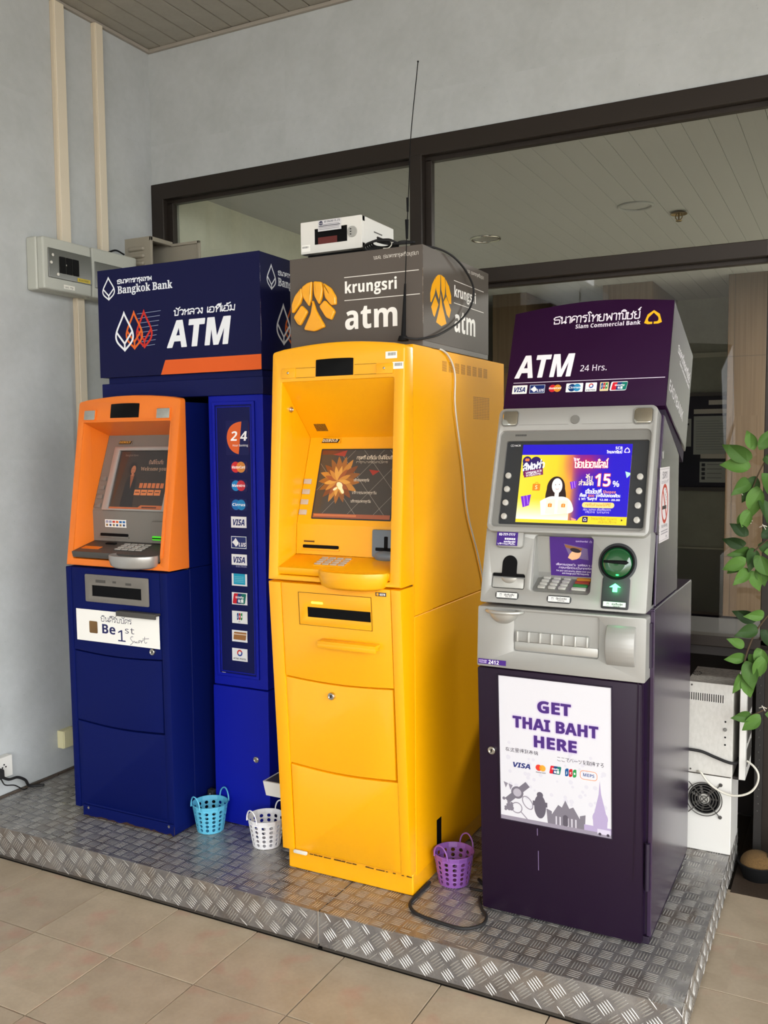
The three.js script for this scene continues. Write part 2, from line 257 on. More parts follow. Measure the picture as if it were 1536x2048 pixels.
{ // room behind the window
  const ZF = -6.4, YI = 2.7;
  part(struct('wall_room_left'), 'plaster', metric(box(XL, XL + 0.02, 0, YI + 0.3, ZF, ZB - 0.16)), M.wallIn);
  const far = struct('wall_room_far');
  part(far, 'plaster', metric(box(XL, 4.6, 0.55, YI + 0.4, ZF - 0.15, ZF)), M.wallFar);
  part(far, 'dado', metric(box(XL, 4.6, 0, 0.55, ZF - 0.15, ZF + 0.012)), M.wallDado);
  part(far, 'dado_cap', box(XL, 4.6, 0.55, 0.565, ZF, ZF + 0.025), M.wallIn);
  part(far, 'picture_rail', box(XL, 4.6, 2.2, 2.24, ZF, ZF + 0.02), M.wallIn);
  part(struct('wall_room_right'), 'plaster', metric(box(4.6, 4.75, 0, YI + 0.4, ZF, ZB - 0.16)), M.wallIn);
  part(struct('floor_room'), 'slab', metric(box(XL, 4.75, -0.1, 0.001, ZF, -1.98)), std('#a59d90', 0.5));
  const c = struct('ceiling_room'); part(c, 'backing', box(XL, 4.75, YI + 0.014, YI + 0.5, ZF, ZB - 0.16), M.slatGap);
  const g = metric(box(0.0006, 0.0994, YI, YI + 0.012, ZF, ZB - 0.17, 0.0012));
  for (let i = 0; i < 54; i++) { const m = new THREE.Mesh(g, M.ceilIn); m.name = 'ceiling_board'; m.position.x = XL + i * 0.1; m.receiveShadow = true; c.add(m); }
  const cols = [[-0.51, -0.22, 'wood veneered column furthest left in the room behind the window'], [0.4, 0.78, 'middle wood veneered column in the room, right above the purple header'], [1.325, 1.59, 'wood veneered column at the right end of the window, beside the leaves']];
  for (const [a, b, label] of cols) {
    const t = thing('wooden_column', label, 'column', [(a + b) / 2, 0, -5.8], 'wood veneered columns in the room');
    part(t, 'shaft', metric(box(a, b, 0, YI, ZF + 0.03, -5.3, 0.004)), M.wood);
    part(t, 'joint_strip', [box(a - 0.001, b + 0.001, 0.62, 0.628, -5.3, -5.2985), box(a - 0.001, b + 0.001, 2.1, 2.105, -5.3, -5.2985), box(a + 0.045, a + 0.049, 0, YI, -5.3, -5.2985)], M.woodLine);
  }
  const nb = thing('notice_board', 'dark blue notice board with white sheets on the far wall behind the window', 'notice board', [1.0, 1.08, ZF]);
  part(nb, 'backing', box(0.5, 1.32, 1.09, 1.87, ZF, ZF + 0.02, 0.003), std('#151c2c', 0.7));
  part(nb, 'frame', [box(0.48, 1.34, 1.87, 1.9, ZF, ZF + 0.035, 0.003), box(0.48, 1.34, 1.055, 1.09, ZF, ZF + 0.035, 0.003), box(0.48, 0.5, 1.06, 1.9, ZF, ZF + 0.035, 0.003), box(1.32, 1.34, 1.06, 1.9, ZF, ZF + 0.035, 0.003)], M.greyDark);
  const paper = (name, x0, x1, y0, y1, fn) => print(nb, name, x0, x1, y0, y1, flat(ZF + 0.02), printed(canvas((x1 - x0) * 1000, (y1 - y0) * 1000, 0.6, fn, '#b9c0bd'), 0.7));
  paper('notice_sheet', 0.93, 1.25, 1.37, 1.7, (k) => { k.fillStyle = '#98a0a0'; for (let i = 0; i < 12; i++) k.fillRect(20, 40 + i * 22, 180 + 90 * rnd(), 6); });
  paper('notice_sheet', 0.78, 0.91, 1.44, 1.68, (k) => { k.fillStyle = '#2c3036'; for (let i = 0; i < 4; i++) { k.fillRect(14 + i * 28, 40, 14, 16); } for (let i = 0; i < 2; i++) for (let j = 0; j < 2; j++) k.fillRect(36 + i * 36, 150 + j * 42, 18, 20); });
  paper('notice_sheet', 0.985, 1.21, 1.13, 1.33, (k) => { k.fillStyle = '#3a4048'; for (let i = 0; i < 4; i++) k.fillRect(16, 36 + i * 38, 28, 26); k.fillRect(0, 0, 225, 22); k.fillStyle = '#8f9694'; for (let i = 0; i < 4; i++) k.fillRect(60, 42 + i * 38, 120, 8); });
  for (const [a, b, y] of [[0.93, 1.2, 1.72], [1.05, 1.3, 1.795], [0.99, 1.21, 1.335]]) part(nb, 'label_strip', box(a, b, y, y + 0.04, ZF + 0.02, ZF + 0.025, 0.002), M.whiteDull);
  const dl = (x, z, label, m = M.chrome, m2 = M.silverLight) => { const t = thing('downlight', label, 'light', [x, YI, z]); part(t, 'rim', new THREE.TorusGeometry(0.085, 0.008, 8, 32).rotateX(Math.PI / 2).translate(x, YI - 0.003, z), m); part(t, 'reflector', cyl(0.08, 0.05, 0.012, 32).translate(x, YI + 0.001, z), m2); };
  dl(0.19, -3.32, 'round recessed downlight in the room ceiling, just above the grey sign box');
  dl(1.14, -3.0, 'faint round recessed downlight in the room ceiling, left of the sprinkler', M.ceilIn, M.ceilIn);
  const sp = thing('sprinkler', 'small metal ceiling sprinkler hanging behind the upper window pane', 'sprinkler', [1.317, YI, -3.24]);
  part(sp, 'escutcheon', new THREE.LatheGeometry([[0.001, 0], [0.03, -0.002], [0.045, -0.012], [0.043, -0.014]].map((p) => new THREE.Vector2(...p)), 28).translate(1.317, YI, -3.24), M.brass);
  part(sp, 'frame_arms', [tube([[1.305, YI - 0.01, -3.24], [1.3, YI - 0.03, -3.24], [1.312, YI - 0.046, -3.24]], 0.003, 12, 6), tube([[1.329, YI - 0.01, -3.24], [1.334, YI - 0.03, -3.24], [1.322, YI - 0.046, -3.24]], 0.003, 12, 6), cyl(0.004, 0.004, 0.04, 8).translate(1.317, YI - 0.026, -3.24)], M.brass);
  part(sp, 'deflector', cyl(0.018, 0.014, 0.004, 20).translate(1.317, YI - 0.049, -3.24), M.brass);
  // added ceiling light, unseen, brightens the room from right of the window view
  const addedLamp = struct('added_ceiling_light_room');
  part(addedLamp, 'housing', box(2.3, 3.5, YI - 0.05, YI, -4.3, -3.7, 0.006), M.white);
  part(addedLamp, 'added_light_panel', box(2.33, 3.47, YI - 0.053, YI - 0.05, -4.27, -3.73), std('#ffffff', 0.6, 0, { emissive: '#fff4e0', emissiveIntensity: 2.5 }));
  const l = new THREE.RectAreaLight('#fffdf8', 72, 1.14, 0.54); l.position.set(2.9, YI - 0.058, -4); l.rotation.x = -Math.PI / 2; addedLamp.add(l);
}

// ---------------------------------------------------------------- checker plate steps
{
  const bar = new THREE.SphereGeometry(1, 8, 4, 0, Math.PI * 2, 0, Math.PI / 2).scale(0.0185, 0.0011, 0.0021);
  const barHigh = bar.clone().scale(1, 1.5, 1), ZF = -0.3035;
  function treads(parent, name, mat, u0, u1, v0, v1, turn, place, off) { // five-bar groups in two directions over a u, v rectangle
    const ms = [], m = new THREE.Matrix4(), b = bases.get(parent), C = 0.0435, cs = Math.cos(turn), sn = Math.sin(turn), N = Math.ceil(Math.hypot(u1 - u0, v1 - v0) / C);
    for (let i = -N; i <= N; i++) for (let j = -N; j <= N; j++) {
      const cu = (u0 + u1) / 2 + off[0] + (i * cs - j * sn) * C, cv = (v0 + v1) / 2 + off[1] + (i * sn + j * cs) * C, a = turn + ((i + j) & 1) * Math.PI / 2;
      if (cu < u0 - C || cu > u1 + C || cv < v0 - C || cv > v1 + C) continue;
      for (let k = -2; k <= 2; k++) {
        const u = cu - Math.sin(a) * k * 0.0079, v = cv + Math.cos(a) * k * 0.0079, e = 0.008;
        if (u < u0 + e || u > u1 - e || v < v0 + e || v > v1 - e) continue;
        ms.push(place(u, v, a));
      }
    }
    const im = new THREE.InstancedMesh(mat === M.barFront ? barHigh : bar, mat, ms.length); ms.forEach((q, i) => im.setMatrixAt(i, m.makeTranslation(-b[0], -b[1], -b[2]).multiply(q)));
    im.name = name; im.userData.kind = 'stuff'; im.castShadow = im.receiveShadow = true; parent.add(im);
  }
  const M4 = () => new THREE.Matrix4();
  const onTop = (u, v, a) => M4().makeTranslation(u, YP, v).multiply(M4().makeRotationY(-a));
  const onFront = (u, v, a) => M4().makeTranslation(u, v, ZF).multiply(M4().makeRotationX(Math.PI / 2)).multiply(M4().makeRotationY(a));
  const onRight = (x) => (u, v, a) => M4().makeTranslation(x, v, u).multiply(M4().makeRotationZ(-Math.PI / 2)).multiply(M4().makeRotationY(a));
  function step(x0, x1, label, frontTurn, z1, right) {
    const s = thing('checker_plate_step', label, 'step', [(x0 + x1) / 2, 0, -0.85], 'checker plate steps under the machines');
    part(s, 'top_plate', metric(box(x0, x1, YP - 0.004, YP, z1, ZF - 0.003)), M.plateTop);
    part(s, 'front_plate', metric(box(x0, x1, 0.012, YP - 0.0005, ZF - 0.004, ZF, 0.001)), M.plateFront);
    part(s, 'carcass', box(x0 + 0.006, x1 - 0.006, 0, YP - 0.005, z1, ZF - 0.006), M.seal);
    treads(s, 'tread_bars', M.barTop, x0, x1, z1, ZF, 0.06, onTop, [0.01, 0.02]);
    treads(s, 'tread_bars', M.barFront, x0, x1, 0.012, YP, frontTurn, onFront, [0.02, 0.02]);
    if (right) { part(s, 'side_plate', metric(box(x1 - 0.003, x1, 0.012, YP - 0.0005, z1, ZF, 0.001)), M.plateFront); treads(s, 'tread_bars', M.barFront, z1, ZF, 0.012, YP, frontTurn, onRight(x1), [0.02, 0.02]); }
    return s;
  }
  step(XL + 0.013, 0.827, 'left checker plate step, under the blue and yellow machines', 0.95, -1.46);
  const r = step(0.831, 1.854, 'right checker plate step with the exposed end, under the purple machine', -0.85, -1.46, true);
  part(r, 'edge_strip', box(0.8265, 0.8315, 0.02, YP + 0.002, ZF, ZF + 0.003, 0.001), M.alu);
}

// ---------------------------------------------------------------- things on the left wall
{
  const trunk = (label, z0, z1, y0, y1, m) => { const t = thing('cable_trunking', label, 'cable duct', [XL, y0, (z0 + z1) / 2]); part(t, 'channel', box(XL, XL + 0.022, y0, y1, z0, z1, 0.003), m); part(t, 'lid', box(XL + 0.02, XL + 0.027, y0, y1, z0 + 0.004, z1 - 0.004, 0.003), M.pvc); return t; };
  trunk('wide cream cable duct running up the left wall above the larger grey box', -0.937, -0.879, 2.31, 3.27, M.pvcDirty);
  trunk('narrow cream cable duct on the left wall, nearer to the corner', -1.152, -1.103, 2.31, 3.27, M.pvcDirty);
  trunk('cream cable duct going down behind the blue machine, below the grey boxes', -1.0, -0.953, 0.123, 2.1, M.pvcDirty);
  const b1 = thing('breaker_box', 'larger grey breaker box with a smoky clear cover, left of the blue header', 'electrical box', [XL, 2.09, -0.85]);
  part(b1, 'case', box(XL, XL + 0.055, 2.098, 2.305, -0.976, -0.718, 0.008), M.boxGrey);
  part(b1, 'front', ext(rrect(0.722, 0.974, 2.1, 2.303, 0.009), 0, 0.035, 0.006).rotateY(Math.PI / 2).translate(XL + 0.055, 0, 0).scale(1, 1, 1), M.boxGrey);
  part(b1, 'smoky_cover', box(-0.657, -0.6475, 2.146, 2.262, -0.972, -0.745, 0.003), M.boxDark);
  for (const i of [0, 1, 2]) part(b1, 'breaker', box(-0.6485, -0.643, 2.17, 2.235, -0.83 - i * 0.035, -0.8 - i * 0.035, 0.002), M.blackMatt);
  [[2.235, -0.765], [2.205, -0.757], [2.205, -0.84], [2.163, -0.79]].forEach(([y, z], i) => part(b1, 'screw', cyl(i ? 0.006 : 0.004, 0.006, 0.003, 14).rotateZ(Math.PI / 2).translate(-0.646, y, z), M.whiteDull));  // pale discs stand in for bright reflections on the smoky cover
  printX(b1, 'warning_label', 0.893, 0.962, 2.15, 2.165, -0.6475, printed(canvas(69, 15, 4, (k) => word(k, 'ELECTRIC', 6, 11, 9, { fill: '#4a4210', fit: 55 }), '#c9b02c')));
  printX(b1, 'paper_label', 0.822, 0.88, 2.112, 2.128, XL + 0.09, printed(canvas(58, 16, 4, (k) => pen(k, 'บมจ. กรุง', 6, 12, 6, { fill: '#333', fit: 44 }), '#e8e6dc')));
  const b2 = thing('breaker_box', 'smaller grey breaker box, right next to the larger one', 'electrical box', [XL, 2.09, -1.12]);
  part(b2, 'case', box(XL, XL + 0.055, 2.098, 2.308, -1.252, -0.979, 0.008), M.boxGrey);
  part(b2, 'front', ext(rrect(0.982, 1.25, 2.1, 2.306, 0.009), 0, 0.033, 0.006).rotateY(Math.PI / 2).translate(XL + 0.055, 0, 0), M.boxGrey);
  part(b2, 'smoky_cover', box(-0.659, -0.651, 2.14, 2.25, -1.16, -0.995, 0.003), M.boxDark);
  part(b2, 'bracket', tube([[-0.7, 2.312, -1.12], [-0.68, 2.325, -1.15], [-0.67, 2.313, -1.19]], 0.004, 14, 6), M.blackMatt);
  const vb = thing('vented_cabinet', 'small beige steel cabinet with louvres and its door hanging open, in the corner', 'cabinet', [XL, 2.12, -1.34]);
  part(vb, 'case', [box(XL, -0.592, 2.12, 2.4, -1.276, -1.273), box(XL, -0.592, 2.12, 2.4, -1.418, -1.415), box(XL, -0.592, 2.397, 2.401, -1.418, -1.272), box(XL, -0.592, 2.12, 2.124, -1.418, -1.272), box(-0.612, -0.59, 2.382, 2.4, -1.418, -1.272, 0.002), box(-0.6, -0.59, 2.12, 2.4, -1.285, -1.272, 0.002)], M.boxSteel);
  part(vb, 'back_plate', box(XL, XL + 0.004, 2.12, 2.4, -1.415, -1.275), M.boxSteelIn);
  for (let i = 0; i < 5; i++) part(vb, 'louvre', new THREE.CapsuleGeometry(0.0105, 0.075, 4, 10).rotateZ(Math.PI / 2).scale(1, 1, 1.1).translate(-0.675, 2.352 - i * 0.032, -1.273), M.boxSteel);
  part(vb, 'door', [box(-0.592, -0.43, 2.125, 2.39, -1.417, -1.412), box(-0.59, -0.43, 2.378, 2.39, -1.413, -1.404, 0.002), box(-0.442, -0.43, 2.125, 2.39, -1.413, -1.404, 0.002)], M.boxSteel);
  const out = thing('wall_socket', 'white surface-mounted socket low on the left wall at the photo edge', 'socket', [XL, 0.2, -0.47]);
  part(out, 'box', box(XL, XL + 0.034, 0.2, 0.282, -0.533, -0.413, 0.003), M.white);
  for (const [y, z] of [[0.243, -0.5], [0.243, -0.484], [0.253, -0.492]]) part(out, 'hole', cyl(0.003, 0.003, 0.004, 10).rotateZ(Math.PI / 2).translate(XL + 0.034, y, z), M.black);
  part(out, 'plug', [new RoundedBoxGeometry(0.035, 0.04, 0.032, 3, 0.01).translate(XL + 0.053, 0.232, -0.452)], M.rubber);
  const yb = thing('junction_box', 'small cream junction box on the left wall beside the blue machine', 'electrical box', [XL, 0.225, -0.8]);
  part(yb, 'body', box(XL, XL + 0.034, 0.224, 0.298, -0.86, -0.79, 0.002), M.cream);
  part(yb, 'cover', box(XL + 0.034, XL + 0.04, 0.226, 0.296, -0.858, -0.792, 0.002), M.cream);
  const c = thing('black_lead', 'black cord drooping from the plug on the left wall to the floor', 'cord', [XL + 0.05, 0.13, -0.52]);
  part(c, 'cable', tube([[XL + 0.062, 0.222, -0.455], [XL + 0.06, 0.2, -0.49], [XL + 0.05, 0.19, -0.54], [XL + 0.045, 0.165, -0.58], [XL + 0.03, 0.127, -0.615], [XL + 0.06, 0.12, -0.66]], 0.0055), M.rubber);
  part(c, 'thin_cable', tube([[XL + 0.062, 0.21, -0.455], [XL + 0.05, 0.18, -0.48], [XL + 0.045, 0.16, -0.53], [XL + 0.04, 0.127, -0.575], [XL + 0.03, 0.121, -0.6]], 0.0025), M.rubber);
}

// ---------------------------------------------------------------- printed artwork
const sans = { weight: 'normal' };
function lotus(k, x, y, w, h, col, lw) { // flame-shaped petal with folded lines
  k.strokeStyle = col; k.lineWidth = lw; k.lineJoin = 'miter';
  const c = x + w / 2; k.beginPath(); k.moveTo(c, y); k.bezierCurveTo(c + w * 0.2, y + h * 0.25, x + w, y + h * 0.45, x + w, y + h * 0.62); k.bezierCurveTo(x + w, y + h * 0.8, c + w * 0.2, y + h * 0.88, c, y + h);
  k.bezierCurveTo(c - w * 0.2, y + h * 0.88, x, y + h * 0.8, x, y + h * 0.62); k.bezierCurveTo(x, y + h * 0.45, c - w * 0.2, y + h * 0.25, c, y); k.closePath(); k.stroke();
  k.beginPath(); k.moveTo(x + w * 0.04, y + h * 0.5); k.lineTo(c, y + h * 0.82); k.lineTo(x + w * 0.96, y + h * 0.5); k.moveTo(c, y + h * 0.82); k.lineTo(c, y + h); k.stroke(); k.lineJoin = 'round';
}
function twoDiscs(k, x, y, w, h, a, b, txt, tc = '#fff') { k.fillStyle = a; k.beginPath(); k.arc(x + w * 0.33, y + h / 2, h / 2, 0, 7); k.fill(); k.fillStyle = b; k.globalAlpha = 0.9; k.beginPath(); k.arc(x + w * 0.67, y + h / 2, h / 2, 0, 7); k.fill(); k.globalAlpha = 1; if (txt) word(k, txt, x + w / 2, y + h * 0.62, h * 0.36, { align: 'center', fill: tc, fit: w * 0.86, slant: 0.1 }); }
function plusMark(k, x, y, w, h) { k.fillStyle = '#1b2d6b'; k.fillRect(x, y, w, h); k.strokeStyle = '#dfe4ea'; k.lineWidth = h * 0.05; k.strokeRect(x + w * 0.03, y + h * 0.04, w * 0.94, h * 0.92); k.fillStyle = '#e9edf0'; const cx = x + w * 0.3, cy = y + h * 0.5; for (const [a, b] of [[-1, 0], [0, -1], [0, 1]]) { k.beginPath(); k.moveTo(cx + a * w * 0.24, cy + b * h * 0.36); k.lineTo(cx + b * w * 0.2 - a * w * 0.02, cy - a * h * 0.3 - b * h * 0.03); k.lineTo(cx - a * w * 0.02, cy - b * h * 0.03); k.fill(); k.beginPath(); k.moveTo(cx + a * w * 0.24, cy + b * h * 0.36); k.lineTo(cx - b * w * 0.2 - a * w * 0.02, cy + a * h * 0.3 - b * h * 0.03); k.lineTo(cx - a * w * 0.02, cy - b * h * 0.03); k.fill(); } word(k, 'PLUS', x + w * 0.32, y + h * 0.82, h * 0.42, { slant: 0.2, fit: w * 0.6 }); }
function visa(k, x, y, w, h, c = '#1c2b6b') { word(k, 'VISA', x + w * 0.07, y + h * 0.78, h * 0.74, { fill: c, slant: 0.2, fit: w * 0.8, line: h * 0.03 }); }
function union(k, x, y, w, h) { k.save(); k.transform(1, 0, -0.18, 1, x + h * 0.16, y); for (const [c, a, b] of [['#c8202f', 0, 0.4], ['#173a6e', 0.3, 0.7], ['#0f6f63', 0.6, 0.95]]) { k.fillStyle = c; k.beginPath(); k.roundRect(w * a, 0, w * (b - a), h, h * 0.12); k.fill(); } k.restore(); word(k, 'UnionPay', x + w * 0.2, y + h * 0.48, h * 0.3, { fit: w * 0.64, slant: 0.2 }); pen(k, '在里', x + w * 0.42, y + h * 0.86, h * 0.28, { line: h * 0.05 }); }
function jcb(k, x, y, w, h) { [['#14508c', 'J'], ['#b3212c', 'C'], ['#1f8a45', 'B']].forEach(([c, t], i) => { k.fillStyle = c; k.beginPath(); k.roundRect(x + i * w * 0.34, y, w * 0.31, h, [h * 0.3, h * 0.08, h * 0.3, h * 0.08]); k.fill(); word(k, t, x + (i * 0.34 + 0.155) * w, y + h * 0.64, h * 0.36, { align: 'center' }); }); }
function atmPool(k, x, y, w, h) { k.lineWidth = h * 0.12; k.strokeStyle = '#c63a35'; k.beginPath(); k.arc(x + w * 0.5, y + h * 0.36, h * 0.2, 2.6, 6); k.stroke(); k.strokeStyle = '#2c4a98'; k.beginPath(); k.arc(x + w * 0.5, y + h * 0.36, h * 0.2, -0.2, 2.4); k.stroke(); word(k, 'ATM POOL', x + w / 2, y + h * 0.9, h * 0.2, { align: 'center', fill: '#20242c', fit: w * 0.86 }); }
const KR = [ // the pieces of the yellow fan emblem, in a 300 x 342 box
  [[70, 38], [25, 90], [2, 150], [3, 204], [16, 205], [62, 145], [78, 100]], [[76, 34], [110, 12], [143, 5], [140, 60], [134, 130], [120, 172], [82, 112], [70, 60]], [[150, 4], [205, 14], [214, 60], [206, 120], [186, 165], [154, 100]],
  [[214, 20], [265, 60], [297, 120], [298, 174], [266, 176], [224, 120]], [[70, 155], [113, 205], [60, 294], [40, 284], [13, 235]], [[225, 135], [293, 215], [267, 274], [230, 254], [186, 176]], [[145, 125], [166, 200], [227, 315], [155, 342], [80, 325], [130, 220]],
];
const curvy = (pts, P = THREE.Shape) => { const s = new P(), n = pts.length, mid = (i) => [(pts[i % n][0] + pts[(i + 1) % n][0]) / 2, (pts[i % n][1] + pts[(i + 1) % n][1]) / 2]; s.moveTo(...mid(n - 1)); for (let i = 0; i < n; i++) { const [a, b] = pts[i], [p, q] = [pts[(i + n - 1) % n], pts[(i + 1) % n]], t = 0.22; s.lineTo(lerp(a, p[0], t), lerp(b, p[1], t)); s.quadraticCurveTo(a, b, lerp(a, q[0], t), lerp(b, q[1], t)); } s.closePath(); return s; };
function krFace(k, w, h, emblem, thaiX, dim) { // grey sign face, mm
  if (emblem) { k.fillStyle = '#f0a818'; for (const p of KR) { k.beginPath(); p.forEach(([a, b], i) => (i ? k.lineTo : k.moveTo).call(k, emblem[0] + a * emblem[2] / 300, emblem[1] + b * emblem[3] / 342)); k.closePath(); k.fill(); } }
  k.fillStyle = dim;
}
const bankFace = canvas(740, 398, 1.6, (k) => {
  lotus(k, 25, 30, 58, 80, '#e9edf2', 5.5); pen(k, 'ธนาคารกรุงเทพ', 98, 55, 13, { fit: 168, line: 3.6, fill: '#e9edf2' }); word(k, 'Bangkok Bank', 97, 92, 38, { face: 'serif', fit: 262, line: 0.7, fill: '#e9edf2' });
  k.strokeStyle = '#aab4cc'; k.lineWidth = 1.6; for (let i = 0; i < 8; i++) { k.beginPath(); k.moveTo(190 + i * 3, 172 + i * 17); k.lineTo(302 - i * 4.5, 168 + i * 17); k.stroke(); }
  lotus(k, 186, 166, 72, 128, '#c6342a', 8); lotus(k, 136, 166, 76, 130, '#e06a2c', 8); lotus(k, 84, 165, 84, 136, '#eceff4', 8);
  pen(k, 'บัวหลวง เอทีเอ็ม', 362, 190, 18, { fit: 274, slant: 0.14, line: 4.4, fill: '#eceff4' }); word(k, 'ATM', 330, 302, 128, { slant: 0.16, fit: 280, line: 5, fill: '#eceff4' });
  k.fillStyle = '#e0612a'; k.beginPath(); k.moveTo(318, 346); k.lineTo(740, 346); k.lineTo(740, 398); k.lineTo(296, 398); k.fill();
}, '#14163f');
const bankSide = canvas(500, 398, 1.2, (k) => { lotus(k, 40, 36, 52, 82, '#e9edf2', 5); pen(k, 'ธนาคารกรุงเทพ', 108, 62, 13, { fit: 168, line: 3.6, fill: '#e9edf2' }); word(k, 'Bangkok Bank', 106, 100, 38, { face: 'serif', fit: 262, line: 0.7, fill: '#e9edf2' }); lotus(k, 190, 166, 72, 128, '#c6342a', 8); lotus(k, 150, 166, 76, 130, '#e06a2c', 8); lotus(k, 96, 165, 84, 136, '#eceff4', 8); word(k, 'ATM', 290, 302, 118, { slant: 0.16, fit: 190, fill: '#eceff4' }); }, '#14163f');
const krFront = canvas(462, 279, 2.4, (k) => { pen(k, 'บมจ. ธนาคารกรุงศรีอยุธยา', 300, 28, 8.5, { fit: 150, line: 1.3, fill: '#cfc9c0' }); k.fillStyle = '#e6e2da'; k.fillRect(197, 72, 253, 2.2); k.fillRect(197, 142, 256, 2.2); word(k, 'krungsri', 196, 121, 47, { fit: 184, fill: '#f1eee8', line: 0.6 }); word(k, 'atm', 195, 231, 100, { fit: 190, fill: '#f1eee8', line: 1 }); }, '#5a534d');
const krSide = canvas(538, 279, 2, (k) => { krFace(k, 538, 279, [50, 66, 162, 158]); pen(k, 'บมจ. ธนาคารกรุงศรีอยุธยา', 346, 26, 8.5, { fit: 150, line: 1.2, fill: '#cfc9c0' }); k.fillStyle = '#e6e2da'; k.fillRect(233, 68, 260, 2.2); k.fillRect(233, 138, 260, 2.2); word(k, 'krungsri', 233, 118, 47, { fit: 190, fill: '#f1eee8', line: 0.6 }); word(k, 'atm', 232, 228, 100, { fit: 190, fill: '#f1eee8', line: 1 }); }, '#5a534d');
const scbMark = (k, x, y, w, h, c) => { k.fillStyle = c; k.beginPath(); k.moveTo(x + w / 2, y); k.lineTo(x + w * 0.84, y + h * 0.3); k.lineTo(x + w, y + h * 0.9); k.lineTo(x + w * 0.8, y + h); k.lineTo(x + w * 0.54, y + h); k.lineTo(x + w * 0.54, y + h * 0.84); k.lineTo(x + w * 0.72, y + h * 0.83); k.quadraticCurveTo(x + w * 0.86, y + h * 0.72, x + w * 0.74, y + h * 0.48); k.lineTo(x + w * 0.5, y + h * 0.19); k.lineTo(x + w * 0.26, y + h * 0.48); k.quadraticCurveTo(x + w * 0.14, y + h * 0.72, x + w * 0.28, y + h * 0.83); k.lineTo(x + w * 0.46, y + h * 0.84); k.lineTo(x + w * 0.46, y + h); k.lineTo(x + w * 0.2, y + h); k.lineTo(x, y + h * 0.9); k.lineTo(x + w * 0.16, y + h * 0.3); k.closePath(); k.fill(); };
// y on the leaning purple face: mm down from v = 1.898, x from 1.25
const scbFace = canvas(470, 322, 2.6, (k) => {
  pen(k, 'ธนาคารไทยพาณิชย์', 124, 66, 20, { fit: 258, line: 3.4, fill: '#efe9f2' }); word(k, 'Siam Commercial Bank', 192, 85, 17.5, { fit: 190, weight: 'bold', fill: '#efe9f2' }); scbMark(k, 392, 45, 50, 41, '#eeb222');
  word(k, 'ATM', 24, 227, 92, { slant: 0.11, fit: 176, line: 3, fill: '#f3eef5' }); word(k, '24 Hrs.', 220, 215, 25, { weight: 'normal', fit: 80, fill: '#e9e2ee' }); k.fillStyle = '#e3d9ea'; k.fillRect(22, 241, 442, 1.8);
  const y = 249, h = 26, chip = (x, w, bg) => { k.fillStyle = bg; k.beginPath(); k.roundRect(x, y, w, h, 2); k.fill(); };
  chip(21, 46, '#eef0ef'); visa(k, 21, y, 46, h); plusMark(k, 74, y, 48, h); twoDiscs(k, 130, y + 2, 44, h - 4, '#c8282d', '#e79a2b', 'MasterCard'); chip(185, 50, '#eef0ef'); twoDiscs(k, 188, y + 2, 44, h - 4, '#12386f', '#1e7eb0', 'Cirrus'); chip(242, 33, '#eef0ef'); atmPool(k, 242, y, 33, h); chip(284, 25, '#d9c79b'); jcb(k, 287, y + 2, 19, h - 8);
  k.fillStyle = '#dfe3e4'; k.save(); k.transform(1, 0, -0.15, 1, 4, 0); k.beginPath(); k.roundRect(316 + y * 0.15 - 4, y, 47, h, 4); k.fill(); k.restore(); union(k, 317, y + 2, 44, h - 4);
}, '#280a2d');
const scbSide = canvas(362, 320, 1.6, (k) => { pen(k, 'ธนาคารไทยพาณิชย์', 110, 105, 22, { fit: 230, line: 3.6, fill: '#efe9f2' }); word(k, 'Siam Commercial Bank', 150, 126, 17, { fit: 190, fill: '#efe9f2' }); word(k, 'EASYBANK', 22, 262, 46, { weight: 'normal', fit: 250, fill: '#efe9f2' }); }, '#280a2d');
